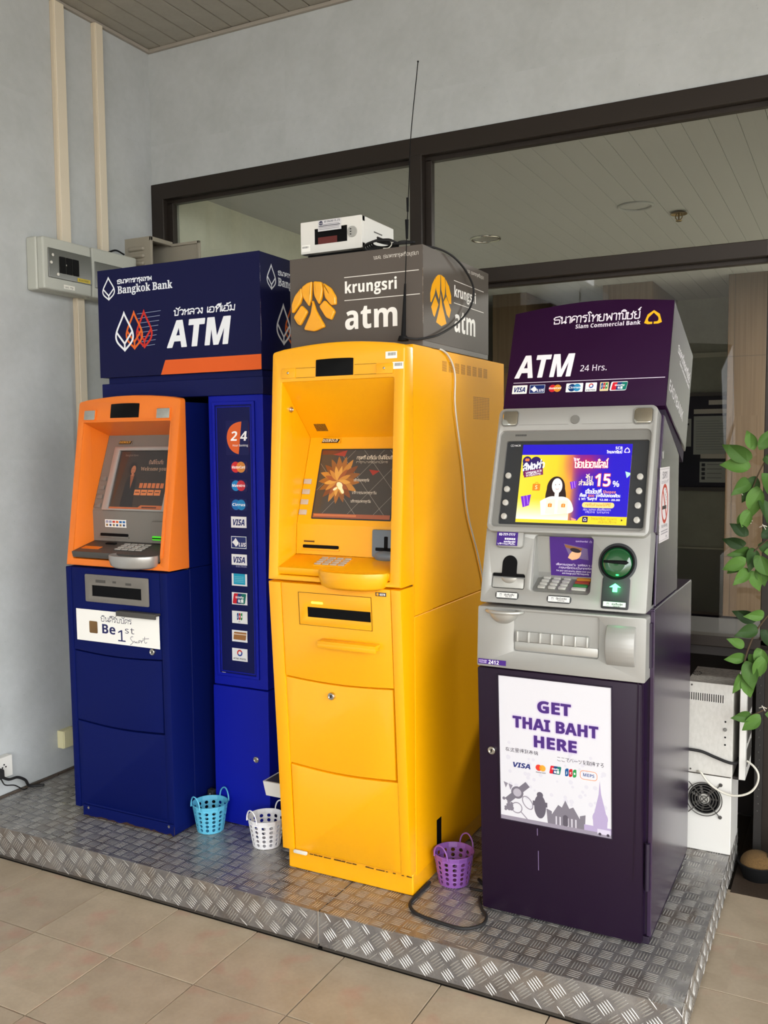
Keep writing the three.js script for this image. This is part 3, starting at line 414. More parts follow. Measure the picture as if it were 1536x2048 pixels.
const posterTex = canvas(315, 420, 4, (k) => {
  const big = (s, x, y, w) => { k.save(); k.shadowColor = '#b094cf'; k.shadowBlur = 22; word(k, s, x, y, 44, { fit: w, fill: '#42246f', line: 2.2, align: 'center' }); k.restore(); word(k, s, x, y, 44, { fit: w, fill: '#442773', line: 1.6, align: 'center' }); };
  k.fillStyle = '#d2d1d7'; k.fillRect(0, 0, 315, 420); k.fillStyle = '#cac8d2'; for (let i = 0; i < 60; i++) { k.beginPath(); k.arc(rr(20, 300), rr(190, 380), rr(3, 7), 0, 7); k.fill(); }
  big('GET', 158, 92, 96); big('THAI BAHT', 160, 144, 240); big('HERE', 160, 193, 126);
  pen(k, '在这里得到泰铢', 18, 217, 11, { line: 1.1, fill: '#3a3540', fit: 96 }); pen(k, 'ここでバーツを取得する', 166, 223, 11, { line: 1.1, fill: '#3a3540', fit: 130 });
  visa(k, 32, 240, 66, 26, '#222e6e'); twoDiscs(k, 103, 243, 32, 18, '#d23a2c', '#ee9a28'); word(k, 'mastercard', 105, 267, 5.5, { fill: '#333', fit: 28 }); union(k, 144, 240, 32, 23); jcb(k, 188, 241, 32, 23); k.strokeStyle = '#e07a2c'; k.lineWidth = 1.4; k.beginPath(); k.roundRect(230, 240, 46, 24, 9); k.stroke(); word(k, 'MEPS', 237, 256, 12, { fill: '#2b4a86', fit: 32 });
  // grey travel drawings along the foot: watch, rackets, beetle, pavilion, spire, bus
  k.fillStyle = '#6f6a76'; k.save(); k.translate(50, 335); k.rotate(-0.75); k.fillRect(-42, -9, 84, 18); k.beginPath(); k.arc(0, 0, 18, 0, 7); k.fill(); k.fillStyle = '#aaa5b0'; k.beginPath(); k.arc(0, 0, 12, 0, 7); k.fill(); k.restore();
  k.fillStyle = '#85808c'; for (const [x, y] of [[10, 308], [24, 312]]) { k.beginPath(); k.moveTo(x, y); k.lineTo(x + 13, y + 4); k.lineTo(x + 6, y + 18); k.fill(); }
  k.fillStyle = '#5d5864'; k.beginPath(); k.ellipse(116, 365, 17, 34, 0, 0, 7); k.fill(); k.fillRect(95, 350, 42, 14); k.beginPath(); k.arc(116, 331, 9, 0, 7); k.fill(); k.strokeStyle = '#8a8591'; k.lineWidth = 3; k.beginPath(); k.ellipse(80, 360, 12, 20, -0.6, 0, 7); k.stroke(); k.beginPath(); k.arc(48, 380, 15, 0, 7); k.stroke(); k.beginPath(); k.moveTo(60, 390); k.lineTo(82, 412); k.stroke(); k.fillStyle = '#77727e'; for (let i = 0; i < 14; i++) { k.beginPath(); k.arc(rr(6, 34), rr(358, 392), rr(3, 8), 0, 7); k.fill(); }
  k.fillStyle = '#77727d'; k.fillRect(140, 380, 96, 30); k.beginPath(); k.moveTo(150, 380); k.lineTo(168, 350); k.lineTo(178, 356); k.lineTo(188, 334); k.lineTo(199, 356); k.lineTo(210, 350); k.lineTo(228, 380); k.fill(); k.beginPath(); k.moveTo(134, 366); k.lineTo(150, 372); k.lineTo(148, 410); k.lineTo(138, 410); k.fill(); k.beginPath(); k.moveTo(244, 366); k.lineTo(228, 372); k.lineTo(230, 410); k.lineTo(242, 410); k.fill(); k.fillStyle = '#c4c0ca'; for (let i = 0; i < 6; i++) k.fillRect(160 + i * 11, 384, 4, 24); k.fillStyle = '#56515c'; k.beginPath(); k.roundRect(181, 376, 14, 34, 7); k.fill();
  k.fillStyle = '#a99bbd'; k.beginPath(); k.moveTo(283, 262); k.lineTo(287, 300); k.lineTo(298, 345); k.lineTo(304, 372); k.lineTo(302, 410); k.lineTo(266, 410); k.lineTo(264, 372); k.lineTo(270, 345); k.lineTo(280, 300); k.fill(); k.beginPath(); k.ellipse(284, 368, 21, 22, 0, 0, 7); k.fill(); k.fillRect(240, 392, 75, 18); k.fillStyle = '#8e8795'; k.fillRect(0, 408, 315, 12); k.fillStyle = '#c9c2d4'; k.fillRect(276, 398, 36, 14); k.fillStyle = '#3b3542'; for (const x of [283, 305]) { k.beginPath(); k.arc(x, 412, 4, 0, 7); k.fill(); }
});
const adScreen = canvas(310, 217, 4, (k) => {
  k.fillStyle = '#2207c8'; k.fillRect(0, 0, 310, 217); let g = k.createLinearGradient(0, 0, 190, 0); g.addColorStop(0, '#ffe23a'); g.addColorStop(0.55, '#ffd52a'); g.addColorStop(0.78, '#f09a40'); g.addColorStop(1, 'rgba(90,10,170,0)'); k.fillStyle = g; k.fillRect(0, 29, 190, 188);
  g = k.createRadialGradient(190, 50, 4, 190, 50, 70); g.addColorStop(0, 'rgba(220,40,80,.8)'); g.addColorStop(1, 'rgba(120,10,160,0)'); k.fillStyle = g; k.fillRect(120, 29, 160, 110); g = k.createLinearGradient(0, 150, 0, 217); g.addColorStop(0, 'rgba(255,255,255,0)'); g.addColorStop(0.8, 'rgba(255,255,240,.95)'); k.fillStyle = g; k.fillRect(0, 150, 150, 67); k.fillStyle = '#2207c8'; k.fillRect(0, 0, 310, 29);
  word(k, 'SCB', 284, 15, 11, { align: 'right' }); pen(k, 'ไทยพาณิชย์', 242, 25, 5.5, { fit: 42, line: 1.5 }); scbMark(k, 288, 9, 17, 15, '#f3e4ff');
  k.fillStyle = '#2a1460'; k.beginPath(); k.arc(16, 46, 13, 0, 7); k.fill(); k.beginPath(); k.arc(42, 50, 16, 0, 7); k.fill(); k.save(); k.translate(30, 66); k.rotate(-0.16); k.fillRect(-24, -16, 58, 34); k.fillStyle = '#7a1258'; k.fillRect(-22, 6, 56, 18); pen(k, 'ลิฟเฟร่ว', -24, 4, 14, { fit: 62, line: 3.6, slant: 0.2 }); pen(k, 'บาทขอด', -16, 15, 5, { fit: 30, line: 1.2 }); word(k, 'SCB', 16, 15, 8); pen(k, 'พาณิชย์ไทย', -16, 22, 4.5, { fit: 44, line: 1 }); k.restore(); k.fillStyle = '#ff7a3a'; k.beginPath(); k.arc(14, 43, 4, 0, 7); k.arc(19, 43, 4, 0, 7); k.fill();
  const bag = (x, y, s) => { k.fillStyle = '#f08a1c'; k.beginPath(); k.roundRect(x, y, s, s * 0.86, s * 0.08); k.fill(); k.strokeStyle = '#f08a1c'; k.lineWidth = s * 0.06; k.beginPath(); k.arc(x + s / 2, y, s * 0.2, Math.PI, 0); k.stroke(); word(k, 'S', x + s / 2, y + s * 0.7, s * 0.7, { align: 'center', fill: '#ffe9b0' }); };
  bag(40, 110, 22);
  // smiling woman with long dark hair holding shopping bags
  k.fillStyle = '#2a1512'; k.beginPath(); k.ellipse(108, 122, 26, 33, 0, 0, 7); k.fill(); k.beginPath(); k.moveTo(84, 116); k.quadraticCurveTo(76, 150, 84, 160); k.lineTo(100, 152); k.fill(); k.beginPath(); k.moveTo(132, 116); k.quadraticCurveTo(144, 150, 136, 160); k.lineTo(116, 150); k.fill(); k.fillStyle = '#fff3ec'; k.beginPath(); k.ellipse(111, 115, 15, 21, -0.1, 0, 7); k.fill(); k.fillRect(106, 130, 12, 16); k.fillStyle = '#fffaf2'; k.beginPath(); k.moveTo(66, 158); k.quadraticCurveTo(96, 138, 112, 146); k.quadraticCurveTo(150, 138, 160, 170); k.quadraticCurveTo(170, 190, 140, 190); k.lineTo(72, 196); k.fill(); k.fillStyle = '#fff4d8'; k.fillRect(84, 152, 26, 40); k.fillRect(118, 154, 28, 36); bag(90, 164, 11); bag(128, 164, 11); k.fillStyle = '#3a1c16'; k.beginPath(); k.arc(106, 112, 1.2, 0, 7); k.arc(117, 111, 1.2, 0, 7); k.fill(); k.strokeStyle = '#c46a5a'; k.lineWidth = 1; k.beginPath(); k.arc(112, 121, 4, 0.3, 2.8); k.stroke();
  const gift = (x, y, s) => { k.fillStyle = '#7a2ad0'; k.beginPath(); k.moveTo(x, y); k.lineTo(x + s, y - s * 0.2); k.lineTo(x + s * 0.9, y + s * 0.8); k.lineTo(x + s * 0.3, y + s); k.fill(); k.strokeStyle = '#e0a0ff'; k.lineWidth = 1.4; k.beginPath(); k.moveTo(x + s * 0.3, y); k.lineTo(x + s * 0.5, y + s * 0.9); k.moveTo(x + s * 0.6, y - s * 0.1); k.lineTo(x + s * 0.8, y + s * 0.7); k.stroke(); }; gift(8, 146, 30); gift(146, 104, 20);
  for (const [x, y, s, c] of [[150, 36, 14, '#ffd0e8'], [296, 74, 18, '#bff0e0'], [158, 200, 16, '#ff9a90']]) { k.fillStyle = c; k.beginPath(); k.moveTo(x, y); k.lineTo(x + s, y + s * 0.3); k.lineTo(x + s * 0.3, y + s); k.fill(); }
  pen(k, 'ช้อปออนไลน์', 156, 64, 15, { fit: 92, line: 5.5, fill: '#d0204a' }); pen(k, 'ช้อปออนไลน์', 156, 64, 15, { fit: 92, line: 3.2, fill: '#fff2ea' }); pen(k, 'รับ', 190, 100, 12, { line: 2.8, fill: '#ffe6c8' }); pen(k, 'ส่วนลด', 172, 112, 9, { fit: 40, line: 2.4, fill: '#ffe6c8' });
  word(k, '15', 214, 114, 46, { fit: 46, line: 4, stroke: '#d43a5a' }); word(k, '15', 214, 114, 46, { fit: 46 }); word(k, '%', 264, 116, 22); pen(k, 'เมื่อช้อปที่', 192, 134, 7.5, { fit: 44, line: 2 }); word(k, 'Shopee', 240, 134, 11, { fill: '#ff9a70', fit: 36 }); pen(k, 'ตั้งแต่', 178, 143, 5.5, { fit: 18, line: 1.6 }); word(k, '800', 200, 144, 9, { fill: '#ff8a60', fit: 18 }); pen(k, 'บาทขึ้นไปตลอดเดือน', 222, 143, 5.5, { fit: 66, line: 1.5 }); pen(k, 'เฉพาะวันศุกร์', 176, 152, 5, { fit: 50, line: 1.5 }); word(k, '12.00 - 20.00', 232, 153, 7, { fit: 56 });
  k.fillStyle = '#ffe08a'; k.beginPath(); k.roundRect(186, 158, 88, 15, 7); k.fill(); pen(k, 'กดรับส่วนลดได้ที่นี่', 196, 168, 5, { fit: 68, line: 1, fill: '#d9a040' }); pen(k, 'สอบถามรายละเอียดที่ธนาคาร', 190, 180, 4, { fit: 76, line: 0.9, fill: '#c9bcf0' }); pen(k, 'หรือโทรถามรายการ', 196, 187, 4, { fit: 66, line: 0.9, fill: '#c9bcf0' });
  k.fillStyle = '#ffdd2a'; k.beginPath(); k.moveTo(0, 208); k.lineTo(176, 208); k.quadraticCurveTo(182, 196, 194, 195); k.lineTo(310, 195); k.lineTo(310, 217); k.lineTo(0, 217); k.fill(); k.fillStyle = '#2a0f4a'; k.beginPath(); k.roundRect(190, 197, 15, 15, 2); k.fill(); scbMark(k, 193, 200, 9, 8, '#fff'); pen(k, 'ไทยพาณิชย์ ธนาคาร', 214, 205, 5, { fit: 70, line: 0.8, fill: '#c9a820' }); pen(k, 'สมัครบริการ', 234, 213, 4.5, { fit: 50, line: 0.8, fill: '#c9a820' }); k.fillStyle = '#4a2a10'; k.beginPath(); k.moveTo(295, 201); k.lineTo(300, 204); k.lineTo(295, 207); k.fill();
});

// ---------------------------------------------------------------- cash machines with a hooded screen (blue / yellow)
function arched(x0, x1, y0, y1, rise, r) { const s = new THREE.Shape(), n = 16; s.moveTo(x0, y0); s.lineTo(x1, y0); s.lineTo(x1, y1 - r); s.quadraticCurveTo(x1, y1, x1 - r, y1 + rise * 0.08); for (let i = 1; i < n; i++) { const t = i / n; s.lineTo(lerp(x1 - r, x0 + r, t), y1 + rise * Math.sin(Math.PI * lerp(0.06, 0.94, t))); } s.lineTo(x0 + r, y1 + rise * 0.08); s.quadraticCurveTo(x0, y1, x0, y1 - r); s.closePath(); return s; }
function smile(x0, x1, yb, yt, sb, st, ib = 0) { const s = new THREE.Shape(), n = 12; s.moveTo(x0 + ib, yb); for (let i = 1; i <= n; i++) s.lineTo(lerp(x0 + ib, x1 - ib, i / n), yb - sb * Math.sin(Math.PI * i / n)); s.lineTo(x1, yt); for (let i = 1; i < n; i++) s.lineTo(lerp(x1, x0, i / n), yt - st * Math.sin(Math.PI * i / n)); s.lineTo(x0, yt); s.closePath(); return s; }
function hoodedMachine(o) {
  const { x0, x1, o0, o1, lip, seam } = o, t = thing(o.name, o.label, 'cash machine', [(x0 + x1) / 2, YP, seam]);
  const U = plane(...o.upper), L = plane(...o.lower), [A, B, C, D] = o.inner, P1 = plane(...lip, ...A), P2 = plane(...A, ...B), P3 = plane(...B, ...C), P4 = plane(...C, ...D, true), deep = Math.hypot(C[0] - D[0], C[1] - D[1]);
  // upper fascia: arched frame with the opening, sides running back to the seam
  const sh = arched(x0, x1, o.mid + 0.003, o.top, o.rise, 0.012); sh.holes.push(rrect(o0, o1, o.lowEdge, lip[0], 0.004, THREE.Path));
  const fas = part(t, 'fascia', onto(ext(sh, -0.05, 0, 0.006, 8), U, seam + 0.002), o.mFascia, o.fasciaLabel);
  part(t, 'sensor_window', onto(ext(arched(...o.sensor, 0.002, 0.003), 0, 0.002, 0.001), U), M.blackGlass);
  // hollow behind it
  const prof = [lip, A, B, C, D];
  for (const [a, b] of [[o0 - 0.013, o0 - 0.001], [o1 + 0.001, o1 + 0.013]]) part(t, 'recess_side', extX([[lip[0], lip[1] - 0.004], ...prof.slice(1, 4), [D[0] - 0.03, D[1] - 0.006], [D[0], D[1] - 0.004]].map(([y, z]) => [y, z]), a, b), o.mRecess);
  part(t, 'recess_ceiling', slab(o0, o1, Math.min(lip[0], A[0]), Math.max(lip[0], A[0]), -0.008, 0, P1), o.mCeil);
  const sp = part(t, 'screen_panel', slab(o0, o1, B[0], A[0], -0.012, 0, P2), o.mPanel);
  const [s0, s1, s2, s3] = o.screen;
  if (o.bezel) part(t, 'screen_bezel', onto((() => { const s = rrect(s0 - 0.027, s1 + 0.027, s2 - 0.006, s3 + 0.014, 0.004); s.holes.push(rrect(s0, s1, s2, s3, 0, THREE.Path)); return ext(s, 0, 0.01, 0.002); })(), P2), M.greyLight);
  else part(t, 'screen_bezel', onto((() => { const s = rrect(s0 - 0.004, s1 + 0.004, s2 - 0.004, s3 + 0.004, 0.003); s.holes.push(rrect(s0, s1, s2, s3, 0, THREE.Path)); return ext(s, 0, 0.002); })(), P2), M.bezelBlack);
  print(t, 'screen', s0, s1, s2, s3, P2, o.screenMat, o.screenLabel, 0.0015);
  print(t, 'maker_badge', ...o.badge, P2, printed(o.badgeTex, 0.35), 'small maker badge', 0.004);
  for (const side of [0, 1]) for (let i = 0; i < 4; i++) { const y = lerp(o.keys[0], o.keys[1], i / 3), w = o.keys[3], x = side ? o1 - (o.keys[2] - o0) - w : o.keys[2]; part(t, 'screen_key', slab(x, x + w, y - 0.008, y + 0.008, 0, 0.004, P2, 0.002, 0.0015), o.mKey); }
  // card / receipt panel
  part(t, 'slot_panel', slab(o0, o1, C[0], B[0], -0.012, 0, P3), o.mPanel);
  const [r0, r1, ry] = o.slot; part(t, 'receipt_slot', slab(r0, r1, ry - 0.005, ry + 0.005, 0, 0.003, P3, 0.004), M.black);
  part(t, 'slot_lip', slab(r0 - 0.004, r1 + 0.004, ry - 0.011, ry - 0.006, 0, 0.006, P3, 0.002, 0.001), o.mPanel);
  // shelf with keypad and the bowl of the cash tray
  part(t, 'shelf', slab(o0, o1, 0, deep + 0.004, -0.024, 0, P4, 0, 0.003), o.mShelf);
  const pad = part(t, 'keypad', slab(...o.pad, 0, 0.002, P4), o.mPad);
  const kx = o.pad[0], kw = (o.pad[1] - o.pad[0]) / 4, ky = o.pad[2], kh = (o.pad[3] - o.pad[2]) / 4;
  for (let i = 0; i < 4; i++) for (let j = 0; j < 4; j++) part(pad, 'key', slab(kx + i * kw + 0.003, kx + (i + 1) * kw - 0.003, ky + j * kh + 0.003, ky + (j + 1) * kh - 0.003, 0.002, 0.005, P4, 0.002, 0.001), M.key);
  const [bx, bz, rx, rz, by, bh] = o.bowl;
  part(t, 'hand_tray', new THREE.LatheGeometry([[0.001, -bh], [0.78, -bh], [0.93, -bh * 0.82], [1, -bh * 0.3], [1, 0], [0.97, 0.002], [0.93, 0], [0.85, -0.007], [0.001, -0.009]].map((p) => new THREE.Vector2(...p)), 48).scale(rx, 1, rz).translate(bx, by, bz), o.mBowl);
  if (o.extraUpper) o.extraUpper(t, { U, P1, P2, P3, P4 });
  // lower fascia: two pillars with three panels between
  part(t, 'side_pillar', onto(ext(rrect(x0 + o.pl[2], x0 + o.pl[0], o.bottom, o.mid - 0.003), -0.05, 0, 0.005), L, seam + 0.002), o.mLow);
  part(t, 'side_pillar', onto(ext(rrect(x1 - o.pl[1], x1, o.bottom, o.mid - 0.003), -0.05, 0, 0.005), L, seam + 0.002), o.mLow);
  const [j1, j2] = o.joints, p0 = x0 + o.pl[0] + 0.001, p1 = x1 - o.pl[1] - 0.001;
  const up = part(t, 'upper_panel', onto(ext(smile(p0, p1, j1 + 0.002, o.mid - 0.004, 0.009, 0), -0.05, -0.002, 0.003), L, seam + 0.004), o.mLow);
  const md = part(t, 'lock_panel', onto(ext(smile(p0 - 0.003, p1 - 0.004, j2 + 0.002, j1 - 0.002, 0.01, 0.009, 0.001), -0.05, -0.004, 0.004), L, seam + 0.004), o.mLow);
  part(t, 'lower_panel', onto(ext(smile(p0 + 0.002, p1 + 0.002, o.bottom + 0.004, j2 - 0.002, 0, 0.01), -0.05, -0.003, 0.003), L, seam + 0.004), o.mLow);
  part(t, 'panel_backing', box(x0 + 0.01, x1 - 0.006, o.bottom + 0.01, o.mid, seam - 0.002, seam + 0.006), M.yellowGap);
  const ring = (x, y, par) => { const h = plane(...o.lower).at(y, 0); part(par, 'lock', [cyl(0.011, 0.012, 0.008, 24).rotateX(Math.PI / 2).translate(x, h[0], h[1] + 0.001), new THREE.TorusGeometry(0.0085, 0.0022, 8, 24).translate(x, h[0], h[1] + 0.005)], M.chrome); part(par, 'keyhole', box(x - 0.0015, x + 0.0015, y - 0.004, y + 0.004, h[1] + 0.004, h[1] + 0.006), M.black); };
  ring(...o.lock, md);
  o.extraLower(t, L, up);
  // cabinet behind the seam, in two housings
  const zIn = Math.min(A[1], B[1], C[1]) - 0.02, hr = rrect(o.c0, x1, o.split + 0.001, o.cTop); hr.holes.push(rrect(o0 - 0.014, o1 + 0.014, o.lowEdge - 0.024, lip[0] + 0.012, 0, THREE.Path));
  part(t, 'upper_housing', [box(o.c0, x1, o.split + 0.001, o.cTop, o.back, zIn, 0.003), ext(hr, zIn - 0.002, seam, 0)], o.mSide);
  part(t, 'safe_housing', box(o.c0, x1, o.pBot, o.split - 0.001, o.back, seam, 0.004), o.mSide);
  part(t, 'plinth', box(o.pl0, x1 - 0.001, YP + 0.0012, o.pTop, o.back + 0.02, o.plz, 0.005), o.mLow);
  return t;
}
const badge = (bg, fg) => canvas(74, 16, 6, (k) => { k.fillStyle = bg; k.fillRect(0, 0, 74, 16); k.fillStyle = '#1d1a18'; k.beginPath(); k.moveTo(3, 15); k.lineTo(66, 15); k.lineTo(72, 4); k.lineTo(8, 1); k.fill(); word(k, 'DIEBOLD', 5, 12, 12, { slant: 0.25, fit: 58, fill: fg }); });
const blueScreen = canvas(260, 214, 4, (k) => { // dim welcome page with a woman in a dark jacket
  k.fillStyle = '#2c241f'; k.fillRect(0, 0, 260, 214); const g = k.createLinearGradient(0, 214, 120, 0); g.addColorStop(0, '#3a2a1e'); g.addColorStop(1, '#241e1c'); k.fillStyle = g; k.fillRect(0, 0, 260, 214);
  word(k, 'Bangkok Bank', 28, 20, 10, { weight: 'normal', fill: '#6a5a50' });
  k.fillStyle = '#1a1514'; k.beginPath(); k.moveTo(50, 205); k.lineTo(56, 120); k.quadraticCurveTo(62, 88, 84, 86); k.quadraticCurveTo(104, 90, 108, 124); k.lineTo(112, 205); k.fill(); k.fillStyle = '#7a4328'; k.beginPath(); k.moveTo(72, 86); k.lineTo(92, 86); k.lineTo(84, 140); k.fill(); k.fillStyle = '#1a1311'; k.beginPath(); k.ellipse(79, 64, 19, 24, 0.1, 0, 7); k.fill(); k.fillStyle = '#94583a'; k.beginPath(); k.ellipse(82, 70, 11, 16, 0.1, 0, 7); k.fill(); k.fillRect(77, 80, 10, 12); k.fillStyle = '#3a1f16'; k.fillRect(77, 68, 3, 1.4); k.fillRect(84, 68, 3, 1.4); k.fillStyle = '#6e2c22'; k.fillRect(79, 78, 6, 1.6);
  pen(k, 'ยินดีต้อนรับ', 150, 48, 10, { fit: 70, line: 1.8, fill: '#8a6a58' }); word(k, 'Welcome you', 116, 72, 18, { face: 'serif', fill: '#8f6f58' }); k.fillStyle = '#a85a30'; for (let i = 0; i < 6; i++) k.fillRect(126 + i * 20, 118, 16, 18); k.fillStyle = '#b86838'; for (let i = 0; i < 4; i++) k.fillRect(108 + i * 32, 142, 29, 20); k.fillStyle = '#3a241a'; for (let i = 0; i < 4; i++) k.fillRect(112 + i * 32, 150, 20, 3);
  k.fillStyle = '#a8562c'; k.beginPath(); k.moveTo(0, 206); k.lineTo(140, 206); k.lineTo(152, 198); k.lineTo(260, 198); k.lineTo(260, 214); k.lineTo(0, 214); k.fill(); k.fillStyle = '#4a261a'; k.fillRect(158, 203, 70, 5);
});
const krScreen = canvas(270, 209, 4, (k) => { // dim welcome page: a burst of gold petals and lines of text
  k.fillStyle = '#3a342e'; k.fillRect(0, 0, 270, 209); k.strokeStyle = 'rgba(190,180,165,.55)'; k.lineWidth = 1; for (const a of [-40, 60, 150, 240]) { k.beginPath(); k.moveTo(a, 0); k.lineTo(a + 200, 209); k.stroke(); k.beginPath(); k.moveTo(a + 160, 0); k.lineTo(a - 40, 209); k.stroke(); }
  const pet = (x, y, r, n, c) => { for (let i = 0; i < n; i++) { k.save(); k.translate(x, y); k.rotate(i / n * 6.283 + 0.2); k.fillStyle = c[i % c.length]; k.beginPath(); k.moveTo(0, 0); k.quadraticCurveTo(r * 0.3, -r * 0.5, 0, -r); k.quadraticCurveTo(-r * 0.25, -r * 0.5, 0, 0); k.fill(); k.restore(); } };
  pet(76, 92, 74, 17, ['#8a5420', '#a8702c', '#6e3c1c', '#7a4a22']); pet(70, 96, 48, 13, ['#c08a3a', '#8a4a24', '#b0762e']); k.fillStyle = '#e6d2a0'; k.beginPath(); k.ellipse(80, 108, 12, 8, 0.5, 0, 7); k.ellipse(92, 126, 10, 5, 0.9, 0, 7); k.ellipse(66, 120, 8, 4, -0.5, 0, 7); k.fill(); k.fillStyle = '#5a2a1c'; k.fillRect(0, 0, 80, 14); k.fillStyle = '#8a3020'; k.beginPath(); k.moveTo(40, 14); k.lineTo(90, 0); k.lineTo(84, 20); k.fill();
  pen(k, 'กรุงศรี เอทีเอ็ม ยินดีต้อนรับ', 128, 28, 8, { fit: 130, line: 1.5, fill: '#b8aa96' }); pen(k, 'กรุณาสอดบัตร', 128, 40, 5, { fit: 110, line: 1, fill: '#9a8e7e' }); for (const [y, w] of [[96, 54], [134, 86], [160, 70]]) pen(k, 'บริการธนาคารทุกวัน', 128, y, 6, { fit: w, line: 1.2, fill: '#a89c8c' }); k.fillStyle = '#8a2c20'; k.beginPath(); k.moveTo(176, 60); k.lineTo(214, 64); k.lineTo(192, 78); k.fill(); k.fillStyle = '#8a4a30'; k.fillRect(0, 196, 270, 13); k.fillStyle = '#b0643c'; k.fillRect(4, 198, 150, 6);
});
const glow = (t, s) => new THREE.MeshPhysicalMaterial({ map: t, emissiveMap: t, emissive: '#ffffff', emissiveIntensity: s, roughness: 0.25, clearcoat: 0.5, clearcoatRoughness: 0.05 });
const barcode = (k) => { k.fillStyle = '#2a2a2a'; for (let i = 0; i < 22; i++) k.fillRect(8 + i * 1.2, 3, rr(0.3, 0.9), 9); };

